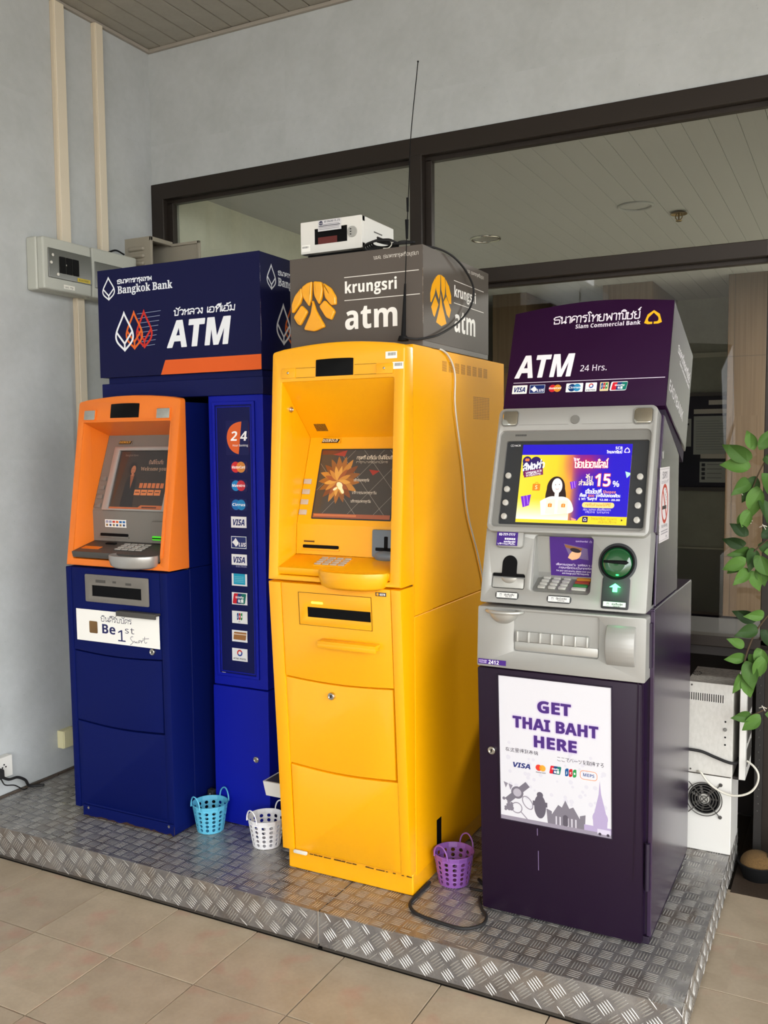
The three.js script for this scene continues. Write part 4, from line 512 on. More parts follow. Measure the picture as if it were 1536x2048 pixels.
hoodedMachine({ // blue machine with the orange hood
  name: 'blue_cash_machine', label: 'blue cash machine with an orange hood, leftmost of the three machines', fasciaLabel: 'orange hood frame', x0: -0.368, x1: 0.111, o0: -0.336, o1: 0.071, seam: -0.632,
  upper: [1.637, -0.606, 1.048, -0.518], lower: [1.044, -0.51, 0.13, -0.519], lip: [1.566, -0.592], inner: [[1.519, -0.724], [1.239, -0.626], [1.129, -0.628], [1.101, -0.52]], mid: 1.046, top: 1.643, rise: 0.018, lowEdge: 1.074,
  sensor: [-0.207, -0.073, 1.58, 1.63], screen: [-0.259, -0.002, 1.248, 1.46], bezel: true, screenMat: glow(blueScreen, 0.18), screenLabel: 'dim screen with a welcome page', badge: [-0.28, -0.21, 1.484, 1.499], badgeTex: badge('#77726b', '#d8a54a'), keys: [1.357, 1.259, -0.329, 0.028],
  slot: [-0.3, -0.165, 1.153], pad: [-0.16, -0.03, 0.022, 0.088], bowl: [-0.03, -0.508, 0.1, 0.066, 1.1, 0.043],
  mFascia: M.orange, mRecess: M.orange, mCeil: M.orange, mPanel: M.grey, mKey: M.grey, mShelf: M.greyDark, mPad: M.greyDark, mBowl: M.greyLight, mLow: M.blue, mSide: M.blue,
  bottom: 0.142, pl: [0.03, 0.033, 0.004], joints: [0.737, 0.475], lock: [0.039, 0.765], c0: -0.36, split: 1.046, cTop: 1.63, pBot: 0.13, back: -1.16, pl0: -0.316, pTop: 0.165, plz: -0.5185,
  extraUpper(t, { U, P1, P3, P4 }) {
    for (const [a, b] of [[-0.334, -0.28], [0.01, 0.069]]) { const l = part(t, 'mirror', slab(a, b, 1.575, 1.609, 0.0005, 0.004, U, 0.003, 0.001), M.mirror, 'small mirror'); part(l, 'mirror_rim', onto((() => { const s = rrect(a - 0.003, b + 0.003, 1.572, 1.612, 0.004); s.holes.push(rrect(a, b, 1.575, 1.609, 0.003, THREE.Path)); return ext(s, 0, 0.005, 0.001); })(), U), M.orange); }
    print(t, 'card_sticker', -0.276, -0.173, 1.181, 1.209, P3, printed(canvas(103, 28, 5, (k) => { ['#1c2b6b', '#1b2d6b', '#c23a30', '#d0662c', '#1c5a94', '#2a6aa8'].forEach((c, i) => { k.fillStyle = c; k.fillRect(4 + i * 16.4, 4, 13, 8); k.fillStyle = i % 2 ? '#24406f' : '#8a6a3a'; k.fillRect(5 + i * 16.4, 16, 10, 8); }); word(k, 'VISA', 5, 10, 6, { fit: 11 }); word(k, 'PLUS', 22, 10, 6, { fit: 10 }); }, '#eceae4')), 'white sticker of card logos');
    part(t, 'card_reader', [slab(-0.045, o_(0.071), 1.13, 1.209, 0, 0.012, P3, 0.004, 0.003)], M.grey); part(t, 'card_light', slab(-0.04, 0.0, 1.142, 1.157, 0.012, 0.016, P3, 0.004, 0.001), std('#2a7a1a', 0.3, 0, { emissive: '#4de01c', emissiveIntensity: 0.5 }), 'green lit card entry'); part(t, 'card_slot', slab(-0.038, 0.02, 1.147, 1.151, 0.015, 0.0175, P3), M.black);
    part(t, 'shelf_label', slab(-0.318, -0.235, 0.062, 0.085, 0, 0.0015, P4), M.orange); part(t, 'thumb_rest', slab(-0.25, -0.2, 0.02, 0.035, 0, 0.004, P4, 0.006, 0.002), M.black);
  },
  extraLower(t, L) {
    const pn = part(t, 'deposit_panel', onto((() => { const s = rrect(-0.264, 0.032, 0.922, 1.022, 0.005); s.holes.push(rrect(-0.233, -0.001, 0.944, 0.983, 0, THREE.Path)); return ext(s, 0, 0.006, 0.002); })(), L), M.grey, 'grey metal panel with a black slot');
    part(pn, 'slot', slab(-0.233, -0.001, 0.944, 0.983, 0, 0.001, L), M.black); for (const [a, b, c, d] of [[-0.21, -0.165, 0.994, 1.004], [-0.13, -0.115, 0.996, 1.003], [-0.07, -0.045, 0.992, 1]]) part(pn, 'slot_mark', slab(a, b, c, d, 0.006, 0.007, L), M.greyDark);
    print(t, 'card_plate', -0.314, 0.075, 0.778, 0.893, L, printed(canvas(389, 115, 4, (k) => { pen(k, 'ยินดีรับบัตร', 119, 38, 15, { fit: 146, line: 2, fill: '#2a2840' }); const g = k.createLinearGradient(62, 0, 100, 80); g.addColorStop(0, '#8a6a3e'); g.addColorStop(1, '#6a4e2c'); k.fillStyle = g; k.beginPath(); k.roundRect(62, 41, 40, 44, 5); k.fill(); word(k, 'Be', 119, 81, 46, { fill: '#1d1f55', fit: 70, face: 'sans-serif', line: 0.6 }); k.fillStyle = '#1d1f55'; k.fillRect(212, 63, 7, 40); k.fillRect(198, 99, 35, 4.6); k.beginPath(); k.moveTo(199, 70); k.lineTo(213, 63); k.lineTo(213, 69); k.lineTo(199, 74.5); k.fill(); word(k, 'st', 228, 72, 30, { face: 'monospace', fill: '#2a2840', weight: 'normal', fit: 50 });
      k.strokeStyle = '#22203a'; k.lineWidth = 1.7; const S = (p) => { k.beginPath(); k.moveTo(p[0], p[1]); for (let i = 2; i + 3 < p.length; i += 4) k.quadraticCurveTo(p[i], p[i + 1], p[i + 2], p[i + 3]); k.stroke(); }; S([268, 82, 258, 80, 256, 90, 262, 96, 268, 102, 262, 108, 254, 112, 247, 112]); S([268, 102, 274, 92, 276, 103, 278, 96, 282, 103, 284, 94, 288, 103]); S([300, 92, 290, 94, 292, 101, 300, 99, 302, 92, 302, 101]); S([306, 92, 306, 98, 306, 101, 308, 91, 316, 90]); S([322, 78, 318, 92, 322, 99, 328, 100, 331, 96]); k.beginPath(); k.moveTo(312, 86); k.lineTo(340, 82); k.stroke(); }, '#f0eee8'), 0.35), 'white plate with lettering', 0.004);
    part(t, 'pull_handle', [slab(-0.1, 0.078, 0.895, 0.903, 0, 0.028, L, 0.001, 0.0008), slab(-0.1, 0.078, 0.885, 0.896, 0.022, 0.028, L, 0.001, 0.0008)], M.greyDark);
    { const q = new THREE.Shape(), n = 34, a = -0.316, b = 0.109; q.moveTo(a, 0.16); q.lineTo(b, 0.16); for (let i = 0; i <= n; i++) q.lineTo(lerp(b, a, i / n), YP + 0.002 + (i % n ? Math.max(0, 0.007 + 0.011 * fbm(i * 0.23, 3.3, 3)) : 0)); q.closePath(); part(t, 'plinth_cover', ext(q, -0.5175, -0.5125), M.blue); part(t, 'rusted_edge', box(a, b, YP + 0.0012, 0.15, -0.519, -0.5165), std('#3a2417', 0.9)); }
    for (const x of [-0.29, 0.09]) part(t, 'plinth_screw', cyl(0.005, 0.005, 0.004, 12).rotateX(Math.PI / 2).translate(x, 0.15, -0.514), M.chrome);
  },
});
function o_(v) { return v; }

hoodedMachine({ // yellow machine
  name: 'yellow_cash_machine', label: 'tall yellow cash machine in the middle, standing under the grey sign box', fasciaLabel: 'yellow hood frame', x0: 0.584, x1: 1.041, o0: 0.621, o1: 1.005, seam: -0.525,
  upper: [1.764, -0.476, 1.06, -0.43], lower: [1.06, -0.431, 0.182, -0.485], lip: [1.668, -0.474], inner: [[1.5, -0.633], [1.228, -0.543], [1.134, -0.537], [1.105, -0.436]], mid: 1.061, top: 1.762, rise: 0.02, lowEdge: 1.08,
  sensor: [0.743, 0.872, 1.681, 1.731], screen: [0.675, 0.948, 1.249, 1.459], bezel: false, screenMat: glow(krScreen, 0.22), screenLabel: 'dim screen with gold petals', badge: [0.664, 0.736, 1.481, 1.497], badgeTex: badge('#f2a600', '#e8dcc0'), keys: [1.36, 1.264, 0.623, 0.028],
  slot: [0.646, 0.776, 1.159], pad: [0.73, 0.84, 0.02, 0.082], bowl: [0.885, -0.436, 0.115, 0.062, 1.104, 0.05],
  mFascia: M.yellow, mRecess: M.yellow, mCeil: M.yellow, mPanel: M.yellow, mKey: M.key, mShelf: M.yellow, mPad: M.yellow, mBowl: M.yellow, mLow: M.yellow, mSide: M.yellowSide,
  bottom: 0.185, pl: [0.045, 0.033, 0], joints: [0.76, 0.476], lock: [0.795, 0.715], c0: 0.588, split: 0.967, cTop: 1.766, pBot: 0.168, back: -1.294, pl0: 0.594, pTop: 0.183, plz: -0.505,
  extraUpper(t, { U, P1, P2, P3 }) {
    for (const [a, b] of [[0.622, 0.671], [0.949, 1.004]]) { const l = part(t, 'lamp_cover', slab(a, b, 1.68, 1.71, 0, 0.004, U, 0.002, 0.0015), M.yellow); part(l, 'screw', new THREE.SphereGeometry(0.004, 10, 8).translate(lerp(a, b, 0.48), 1.696, -0.468), M.chrome); }
    part(t, 'groove', [slab(0.672, 0.74, 1.7085, 1.7095, 0, 0.001, U), slab(0.876, 0.948, 1.7105, 1.7115, 0, 0.001, U), slab(0.672, 0.74, 1.6795, 1.6805, 0, 0.001, U), slab(0.876, 0.948, 1.6805, 1.6815, 0, 0.001, U)], M.yellowGap);
    const lab = printed(canvas(38, 20, 8, barcode, '#f2f0ea')); print(t, 'barcode_label', 0.978, 1.015, 1.723, 1.743, U, lab, 'white barcode label'); print(t, 'barcode_label', 1.001, 1.036, 1.692, 1.712, U, lab, 'white barcode label');
    part(t, 'speaker_slots', Array.from({ length: 9 }, (_, i) => slab(0.658 + i * 0.0048, 0.6605 + i * 0.0048, 1.521, 1.543, 0, 0.0012, P1)), M.yellowGap);
    part(t, 'recess_lock', [cyl(0.009, 0.009, 0.006, 20).rotateZ(Math.PI / 2).translate(0.624, 1.587, -0.514), new THREE.TorusGeometry(0.006, 0.002, 8, 20).rotateY(Math.PI / 2).translate(0.6275, 1.587, -0.514)], M.chrome);
    part(t, 'small_slot', slab(0.649, 0.687, 1.172, 1.177, 0, 0.0015, P3), M.yellowGap);
    const rd = part(t, 'card_reader', [slab(0.898, 1.003, 1.136, 1.22, 0, 0.014, P3, 0.006, 0.004), new THREE.SphereGeometry(0.042, 24, 12).scale(1, 0.5, 0.55).translate(0.944, 1.14, -0.535)], std('#6d7780', 0.4, 0.2), 'grey card reader'); part(rd, 'card_slot', [slab(0.912, 0.99, 1.156, 1.166, 0.014, 0.0155, P3, 0.003), slab(0.941, 0.953, 1.146, 1.2, 0.014, 0.0155, P3, 0.003)], M.black);
    const dark = []; for (let p = 0; p < 8; p++) for (let i = 0; i < 9; i++) { const a = -0.735 - p * 0.0505; dark.push(box(1.0405, 1.0415, 1.703 + i * 0.0036, 1.7048 + i * 0.0036, a - 0.034, a)); }
    part(t, 'vent_perforations', dark, M.yellowPerf); const fan = []; for (let i = 0; i < 14; i++) for (let j = 0; j < 10; j++) fan.push(box(1.0405, 1.0412, 1.56 + i * 0.0055, 1.5632 + i * 0.0055, -1.142 + j * 0.0152, -1.132 + j * 0.0152)); part(t, 'fan_perforations', fan, M.yellowPerf);
    part(t, 'cord_opening', box(1.038, 1.0415, 0.19, 0.288, -0.714, -0.678), M.black); part(t, 'opening_edge', box(1.038, 1.0422, 0.19, 0.29, -0.717, -0.714), M.yellow);
  },
  extraLower(t, L) {
    const fr = part(t, 'cash_slot_frame', onto((() => { const s = rrect(0.694, 0.943, 0.931, 1.03, 0.003); s.holes.push(rrect(0.723, 0.941, 0.956, 0.987, 0, THREE.Path)); return ext(s, -0.004, 0.0006, 0.0005); })(), L), M.yellow); part(fr, 'cash_slot', slab(0.723, 0.941, 0.956, 0.987, -0.006, -0.001, L), M.black); part(fr, 'frame_groove', [slab(0.692, 0.9445, 1.03, 1.0312, -0.001, 0.0002, L), slab(0.692, 0.9445, 0.9298, 0.931, -0.001, 0.0002, L), slab(0.692, 0.6932, 0.93, 1.031, -0.001, 0.0002, L), slab(0.9433, 0.9445, 0.93, 1.031, -0.001, 0.0002, L)], M.yellowGap);
    part(fr, 'slot_light', slab(0.738, 0.779, 0.998, 1.005, 0, 0.002, L, 0.003, 0.0008), std('#ffd84a', 0.4, 0, { emissive: '#ffd23a', emissiveIntensity: 1.6 }), 'lit yellow strip');
    print(t, 'number_label', 0.96, 0.995, 1.037, 1.048, L, printed(canvas(35, 11, 10, (k) => { k.fillStyle = '#e0a028'; k.beginPath(); k.arc(7, 5.5, 4, 0, 7); k.fill(); word(k, '6378', 14, 9, 8, { fit: 18 }); }, '#4a443e')), 'grey number label');
    part(t, 'pull_handle', [slab(0.77, 0.968, 0.884, 0.893, -0.002, 0.03, L, 0.002, 0.0015), slab(0.77, 0.968, 0.872, 0.885, 0.022, 0.03, L, 0.002, 0.0015), slab(0.776, 0.784, 0.874, 0.89, 0, 0.026, L), slab(0.955, 0.963, 0.874, 0.89, 0, 0.026, L)], M.yellow);
    part(t, 'bare_hinge', slab(0.63, 0.68, 0.181, 0.192, 0, 0.008, L, 0.004, 0.002), M.whiteDull, 'bare white hinge');
    const chip = []; for (let i = 0; i < 26; i++) { const x = rr(0.67, 1.03); chip.push(slab(x, x + rr(0.004, 0.02), 0.1845, rr(0.186, 0.188), -0.001, 0.0012, L)); } part(t, 'chipped_edge', chip, M.yellowGap);
  },
});

// ---------------------------------------------------------------- silver and purple machine
{
  const t = thing('purple_cash_machine', 'dark purple cash machine with a silver head and a bright advertisement screen, on the right', 'cash machine', [1.49, YP, -0.83]);
  const PU = plane(1.035, -0.508, 1.235, -0.56), PB = plane(1.239, -0.552, 1.57, -0.658), PD = plane(1.03, -0.5, 0.85, -0.49), PO = plane(0.85, -0.493, 0.116, -0.533);
  // cabinet and door
  part(t, 'cabinet', box(1.255, 1.73, 0.135, 1.034, -1.157, -0.56, 0.004), M.purpleSide);
  part(t, 'plinth', box(1.262, 1.726, YP + 0.0012, 0.137, -1.15, -0.55, 0.002), M.purpleDark);
  const door = part(t, 'door', onto(ext(rrect(1.252, 1.711, 0.122, 0.846, 0.006), -0.024, 0, 0.004), PO), M.purple);
  part(door, 'lock', [cyl(0.011, 0.012, 0.008, 24).rotateX(Math.PI / 2).translate(1.292, 0.606, -0.504), new THREE.TorusGeometry(0.008, 0.0022, 8, 24).translate(1.292, 0.606, -0.5)], M.chrome); part(door, 'keyhole', box(1.2905, 1.2935, 0.602, 0.61, -0.501, -0.4985), M.black);
  const dents = [slab(1.4215, 1.4232, 0.375, 0.396, 0, 0.0004, PO), slab(1.4235, 1.4252, 0.272, 0.33, 0, 0.0004, PO)]; dents.forEach((g) => part(door, 'scratch', g, std('#7d6a90', 0.6)));
  const fold = part(door, 'door_edge', [onto(ext(poly([[1.7, 0.86], [1.704, 0.84], [1.692, 0.3], [1.688, 0.3]]), 0, 0.0012), PO)], M.purple);
  print(t, 'poster', 1.316, 1.632, 0.408, 0.829, PO, printed(posterTex, 0.35, { clearcoat: 0.2 }), 'white poster with purple lettering', 0.0035);
  part(t, 'poster_frame', onto((() => { const s = rrect(1.3135, 1.6345, 0.4055, 0.8315, 0); s.holes.push(rrect(1.3165, 1.6315, 0.4085, 0.8285, 0, THREE.Path)); return ext(s, 0, 0.005, 0.001); })(), PO), M.purpleDark);
  for (const [a, b] of [[0.88, 1.0], [0.27, 0.4]]) part(t, 'hinge', cyl(0.007, 0.007, b - a, 14).translate(1.72, (a + b) / 2, -0.545), M.purpleDark);
  part(t, 'side_flange', box(1.7195, 1.7315, 0.14, 1.03, -0.563, -0.549, 0.002), M.purpleSide);
  // silver drawer front
  const dsh = rrect(1.252, 1.72, 0.85, 1.02, 0.006); dsh.holes.push(rrect(1.36, 1.596, 0.902, 1.0125, 0.006, THREE.Path));
  const dr = part(t, 'drawer_front', onto(ext(dsh, -0.05, 0, 0.003), PD, -0.56), M.silver);
  part(dr, 'pocket_face', slab(1.35, 1.6, 0.895, 1.018, -0.024, -0.008, PD), M.silver); part(dr, 'cash_shutter', slab(1.368, 1.57, 0.929, 0.957, -0.008, -0.001, PD, 0.003, 0.002), M.silver);
  for (let i = 0; i < 7; i++) part(dr, 'shutter_rib', slab(1.368 + i * 0.0325, 1.3745 + i * 0.0325, 0.928, 0.958, -0.006, 0.006, PD, 0.003, 0.003), M.silverLight);
  part(dr, 'pocket_sill', slab(1.362, 1.594, 0.905, 0.928, -0.008, -0.004, PD, 0.003, 0.001), M.silverLight);
  const cup = (x, y, r) => new THREE.SphereGeometry(r, 28, 14, 0, Math.PI * 2, Math.PI / 2, Math.PI / 2).scale(1, 0.82, 0.7).translate(x, y, PD.at(y, 0)[1] - 0.004);
  part(dr, 'pull_cup', [cup(1.328, 1.008, 0.042), new THREE.TorusGeometry(0.05, 0.0065, 10, 40).rotateX(Math.PI / 2).scale(1, 0.8, 0.62).translate(1.331, 1.009, -0.501)], M.silverLight);
  
  { const P = []; for (let i = 0; i <= 20; i++) { const a = Math.PI * i / 20, c = PD.at(lerp(0.888, 0.997, i / 20), 0.024 * Math.pow(Math.sin(a), 0.6) - 0.002); P.push(c); } part(dr, 'receipt_hood', toCreasedNormals(extX([...P, [0.997, -0.505], [0.888, -0.5]], 1.617, 1.694, 0.004), 0.5), M.silver); }
  print(dr, 'number_plate', 1.257, 1.339, 0.857, 0.871, PD, printed(canvas(82, 14, 8, (k) => { word(k, '2412', 30, 11.5, 13.5, { fit: 32, weight: 'normal', line: 0.5 }); pen(k, 'ธนาคารไทยพาณิชย์', 2, 6, 2.4, { fit: 24, line: 0.5, fill: '#d8c9e4' }); pen(k, 'ศาลาแดง เอทีเอ็ม', 3, 11, 2.4, { fit: 22, line: 0.5, fill: '#d8c9e4' }); }, '#43207a')), 'purple number plate', 0.0025);
  // silver face with keypad and card entry
  const fs = rrect(1.254, 1.717, 1.03, 1.238, 0.006); fs.holes.push(rrect(1.4, 1.565, 1.068, 1.221, 0.012, THREE.Path)); fs.holes.push(rrect(1.284, 1.38, 1.071, 1.112, 0.006, THREE.Path));
  part(t, 'silver_face', onto(ext(fs, -0.05, 0, 0.004), PU, -0.62), M.silver);
  part(t, 'recess_floor', slab(1.26, 1.71, 1.04, 1.23, -0.075, -0.06, PU), M.silverDark);
  // keypad recess: sloping card with print, curved silver cheek, keys at the foot
  const KP = plane(1.072, -0.53, 1.1, -0.592), KC = plane(1.1, -0.592, 1.219, -0.575);
  part(t, 'recess_cheek', [extX([[1.068, -0.53], [1.07, -0.6], [1.221, -0.62], [1.221, -0.562]], 1.396, 1.401), extX([[1.068, -0.53], [1.07, -0.6], [1.221, -0.62], [1.221, -0.562]], 1.564, 1.569)], M.silver);
  part(t, 'keypad_base', slab(1.4, 1.565, 1.07, 1.1, -0.012, 0, KP), M.silverDark);
  part(t, 'card_panel', slab(1.4, 1.565, 1.1, 1.222, -0.012, 0, KC), M.silver);
  print(t, 'instruction_card', 1.437, 1.565, 1.103, 1.216, KC, printed(canvas(128, 113, 6, (k) => { scbMark(k, 112, 7, 7, 6, '#bfaed6'); pen(k, 'ธนาคารไทยพาณิชย์', 74, 12, 3, { fit: 34, line: 0.6, fill: '#bfaed6' }); k.fillStyle = '#6d5b86'; k.beginPath(); k.moveTo(40, 18); k.lineTo(106, 30); k.lineTo(108, 62); k.lineTo(56, 56); k.fill(); k.fillStyle = '#8a5a3a'; k.beginPath(); k.moveTo(42, 20); k.quadraticCurveTo(70, 26, 92, 30); k.lineTo(88, 38); k.quadraticCurveTo(60, 34, 44, 28); k.fill(); k.fillStyle = '#e8b48a'; k.beginPath(); k.moveTo(50, 58); k.quadraticCurveTo(58, 40, 70, 36); k.quadraticCurveTo(90, 34, 88, 44); k.quadraticCurveTo(84, 60, 70, 62); k.lineTo(62, 64); k.fill(); k.fillStyle = '#2a2028'; k.beginPath(); k.ellipse(72, 36, 15, 6, 0.2, 0, 7); k.fill(); pen(k, 'เพื่อความปลอดภัย ในรหัสประจำตัว', 16, 80, 4, { fit: 108, line: 0.8, fill: '#e6dcf0' }); pen(k, 'กรุณาปิดบังแป้นกดรหัส', 24, 89, 4, { fit: 92, line: 0.8, fill: '#e6dcf0' }); word(k, 'For your card security, please cover your PIN', 16, 97, 6, { weight: 'normal', fit: 108 }); word(k, 'and change your PIN frequently', 32, 104, 6, { weight: 'normal', fit: 76 }); }, '#472479')), 'purple instruction card', 0.003);
  for (let i = 0; i < 4; i++) for (let j = 0; j < 3; j++) part(t, 'key', slab(1.415 + j * 0.029 + i * 0.001, 1.436 + j * 0.029 + i * 0.001, 1.0735 + i * 0.0066, 1.0785 + i * 0.0066, 0, 0.006, KP, 0.002, 0.0015), M.key);
  ['#b9b7b0', '#2f7d3c', '#a5402c', '#d08a24'].forEach((c, i) => part(t, 'command_key', slab(1.51 + i * 0.001, 1.55 + i * 0.001, 1.0735 + i * 0.0066, 1.0785 + i * 0.0066, 0, 0.006, KP, 0.002, 0.0015), std(c, 0.45)));
  // receipt outlet
  part(t, 'receipt_tray', slab(1.284, 1.38, 1.071, 1.112, -0.02, -0.012, PU), M.silver); part(t, 'receipt_mouth', onto(ext((() => { const s = new THREE.Shape(); s.moveTo(1.313, 1.105); s.lineTo(1.356, 1.105); s.lineTo(1.356, 1.14); s.absarc(1.3345, 1.14, 0.0215, 0, Math.PI); s.closePath(); return s; })(), -0.002, 0.0015), PU), M.black);
  part(t, 'receipt_bar', slab(1.286, 1.378, 1.104, 1.112, -0.012, -0.004, PU), M.black); part(t, 'receipt_lip', slab(1.286, 1.378, 1.073, 1.1, -0.012, -0.004, PU, 0.003, 0.001), M.silverLight);
  part(t, 'receipt_bulge', new THREE.SphereGeometry(0.024, 24, 10, 0, Math.PI * 2, Math.PI / 2, Math.PI / 2).scale(1, 0.8, 0.5).translate(1.334, 1.1, -0.532), M.silverLight);
  const hb = part(t, 'hotline_block', onto(ext(rrect(1.292, 1.372, 1.181, 1.232, 0.01), 0, 0.014, 0.008), PU), M.silver); print(hb, 'hotline_label', 1.294, 1.356, 1.186, 1.229, PU, printed(canvas(62, 43, 8, (k) => { word(k, '02-777-7777', 6, 16, 9, { fit: 48 }); k.fillStyle = '#fff'; for (let i = 0; i < 5; i++) k.fillRect(24 + i * 6.5, 22, 5, 5); pen(k, 'ธนาคารไทยพาณิชย์', 22, 34, 3, { fit: 34, line: 0.7 }); pen(k, 'บริการเอทีเอ็ม', 4, 40, 3, { fit: 52, line: 0.7 }); }, '#3d1f78')), 'purple telephone label', 0.0155);
  const tag = (x0, x1, y0, y1, txt, en, h = 0) => { const p = part(t, 'caption_plate', onto(ext(rrect(x0, x1, y0, y1, 0.008), h, h + 0.0025, 0.001), PU), M.bezelBlack); print(p, 'caption', x0 + 0.004, x1 - 0.004, y0 + 0.003, y1 - 0.003, PU, printed(canvas((x1 - x0) * 1000 - 8, (y1 - y0) * 1000 - 6, 10, (k) => { k.strokeStyle = '#5a5a5e'; k.lineWidth = 0.6; k.beginPath(); k.arc(12, 7, 3, 0, 7); k.stroke(); k.strokeRect(9, 3, 6, 2); pen(k, txt, 22, 7.5, 3.4, { fit: 30, line: 0.8, fill: '#26262a' }); word(k, en, 26, 12.5, 4.4, { fill: '#26262a', fit: 20 }); }, '#d8d8d6')), undefined, h + 0.0035); };
  tag(1.3, 1.368, 1.042, 1.062, 'ช่องรับสลิป', 'SLIP'); tag(1.449, 1.517, 1.041, 1.061, 'ปิดบังรหัส', 'COVER PIN');
  // card reader: black keyhole-shaped plate, green translucent funnel
  const rs = new THREE.Shape(); rs.moveTo(1.598, 1.042); rs.quadraticCurveTo(1.598, 1.036, 1.604, 1.036); rs.lineTo(1.665, 1.036); rs.quadraticCurveTo(1.671, 1.036, 1.671, 1.042); rs.lineTo(1.671, 1.112); rs.absarc(1.6345, 1.156, 0.051, -0.84, Math.PI + 0.84); rs.lineTo(1.598, 1.112); rs.closePath();
  const cr = part(t, 'card_reader', onto(ext(rs, 0, 0.004, 0.0015, 24), PU), M.bezelBlack, 'black plate around the card entry'); const ctr = PU.at(1.156, 0.004), tilt = Math.atan2(0.052, 0.2);
  const green = std('#06351c', 0.12, 0, { emissive: '#0a7a34', emissiveIntensity: 0.14, clearcoat: 1, clearcoatRoughness: 0.05 });
  part(cr, 'green_funnel', new THREE.LatheGeometry([[0.001, 0.012], [0.022, 0.013], [0.03, 0.011], [0.037, 0.005], [0.041, 0.0]].map((p) => new THREE.Vector2(...p)), 40).rotateX(Math.PI / 2 - tilt).translate(1.6345, ctr[0], ctr[1]), green);
  part(cr, 'funnel_ring', new THREE.TorusGeometry(0.043, 0.003, 10, 48).rotateX(-tilt).translate(1.6345, ctr[0], ctr[1] + 0.001), M.black);
  part(cr, 'card_slot', onto(ext((() => { const s = new THREE.Shape(); s.moveTo(1.6, 1.153); s.lineTo(1.66, 1.15); s.lineTo(1.667, 1.156); s.lineTo(1.66, 1.161); s.lineTo(1.6, 1.16); s.closePath(); return s; })(), 0.012, 0.0185, 0.002), PU), M.black);
  part(cr, 'arrow_light', onto(ext(poly([[1.633, 1.102], [1.648, 1.092], [1.639, 1.092], [1.639, 1.08], [1.627, 1.08], [1.627, 1.092], [1.618, 1.092]]), 0.004, 0.006), PU), std('#8affc0', 0.3, 0, { emissive: '#38f08c', emissiveIntensity: 2.2 }), 'lit green arrow');
  { const l = new THREE.PointLight('#38f08c', 0.006); l.position.set(1.633, 1.092, -0.495); l.shadow.radius = 0.5; scene.add(l); }
  tag(1.601, 1.668, 1.039, 1.057, 'ช่องเสียบบัตร', 'INSERT', 0.004);
  // bezel with the bright screen
  const bs = rrect(1.262, 1.715, 1.225, 1.574, 0.02); bs.holes.push(rrect(1.273, 1.701, 1.24, 1.508, 0.014, THREE.Path));
  part(t, 'screen_bezel', onto(ext(bs, -0.05, 0.013, 0.004, 16), PB, undefined), M.silver);
  const inner = new THREE.Shape(); // sloping inner edge of the bezel
  const fr2 = rrect(1.266, 1.708, 1.234, 1.514, 0.012); fr2.holes.push(rrect(1.292, 1.697, 1.2475, 1.482, 0.006, THREE.Path)); part(t, 'bezel_slope', onto(ext(fr2, -0.02, 0.004, 0.0), PB), M.silverDark);
  const bp = part(t, 'screen_surround', slab(1.288, 1.7, 1.244, 1.486, -0.018, -0.004, PB), M.bezelBlack); print(bp, 'maker_mark', 1.302, 1.335, 1.466, 1.475, PB, printed(canvas(33, 9, 10, (k) => { k.strokeStyle = '#c9cacb'; k.lineWidth = 1; for (const x of [4, 9]) { k.beginPath(); k.roundRect(x - 2.5, 2, 5, 5, 2); k.stroke(); } word(k, 'NCR', 14, 7, 6.5, { fit: 17, weight: 'normal' }); }, '#26282b')), undefined, -0.003);
  print(t, 'screen', 1.341, 1.651, 1.2555, 1.4725, PB, new THREE.MeshPhysicalMaterial({ color: '#101014', emissive: '#ffffff', emissiveMap: adScreen, emissiveIntensity: 0.85, roughness: 0.25 }), 'bright advertisement screen', -0.0025);
  { const l = new THREE.RectAreaLight('#c9b4ff', 0.9, 0.31, 0.217), c = PB.at(1.364, 0.004); l.position.set(1.496, c[0], c[1]); l.lookAt(1.496, c[0] + 0.305, c[1] + 0.95); scene.add(l); }
  for (const x of [1.3065, 1.6785]) for (let i = 0; i < 4; i++) part(t, 'screen_key', onto(ext((() => { const s = new THREE.Shape(); s.absarc(x, 1.384 - i * 0.038, 0.0085, 0, Math.PI * 2); return s; })(), -0.005, 0.003, 0.0015, 20), PB), M.key);
  for (const [a, b] of [[1.274, 1.324], [1.651, 1.704]]) { const m = part(t, 'mirror', onto(ext(rrect(a + 0.002, b - 0.002, 1.523, 1.564, 0.008), 0.012, 0.0175, 0.003), PB), M.mirror, 'convex corner mirror'); part(m, 'mirror_rim', onto((() => { const s = rrect(a - 0.0005, b + 0.0005, 1.5205, 1.5665, 0.01); s.holes.push(rrect(a + 0.002, b - 0.002, 1.523, 1.564, 0.008, THREE.Path)); return ext(s, 0.011, 0.0165, 0.0008); })(), PB), M.silverDark); }
  { const c = PB.at(1.537, 0.0135); part(t, 'camera_button', cyl(0.0125, 0.0135, 0.006, 32).rotateX(Math.PI / 2 - 0.31).translate(1.49, c[0], c[1]), M.silverDark); }
  part(t, 'bezel_seam', [slab(1.327, 1.472, 1.524, 1.5248, 0.0125, 0.0135, PB), slab(1.51, 1.648, 1.524, 1.5248, 0.0125, 0.0135, PB)], M.silverDark);
  part(t, 'speaker_slots', Array.from({ length: 10 }, (_, i) => slab(1.317 + i * 0.0034, 1.319 + i * 0.0034, 1.495, 1.5, 0.004, 0.0045, PB)), M.bezelBlack);
  // upper housing behind
  part(t, 'upper_housing', extX([[1.036, -0.6], [1.226, -0.62], [1.235, -0.6], [1.55, -0.69], [1.548, -0.7], [1.44, -0.93], [1.036, -0.93]], 1.262, 1.7225, 0.002), M.purpleSide);
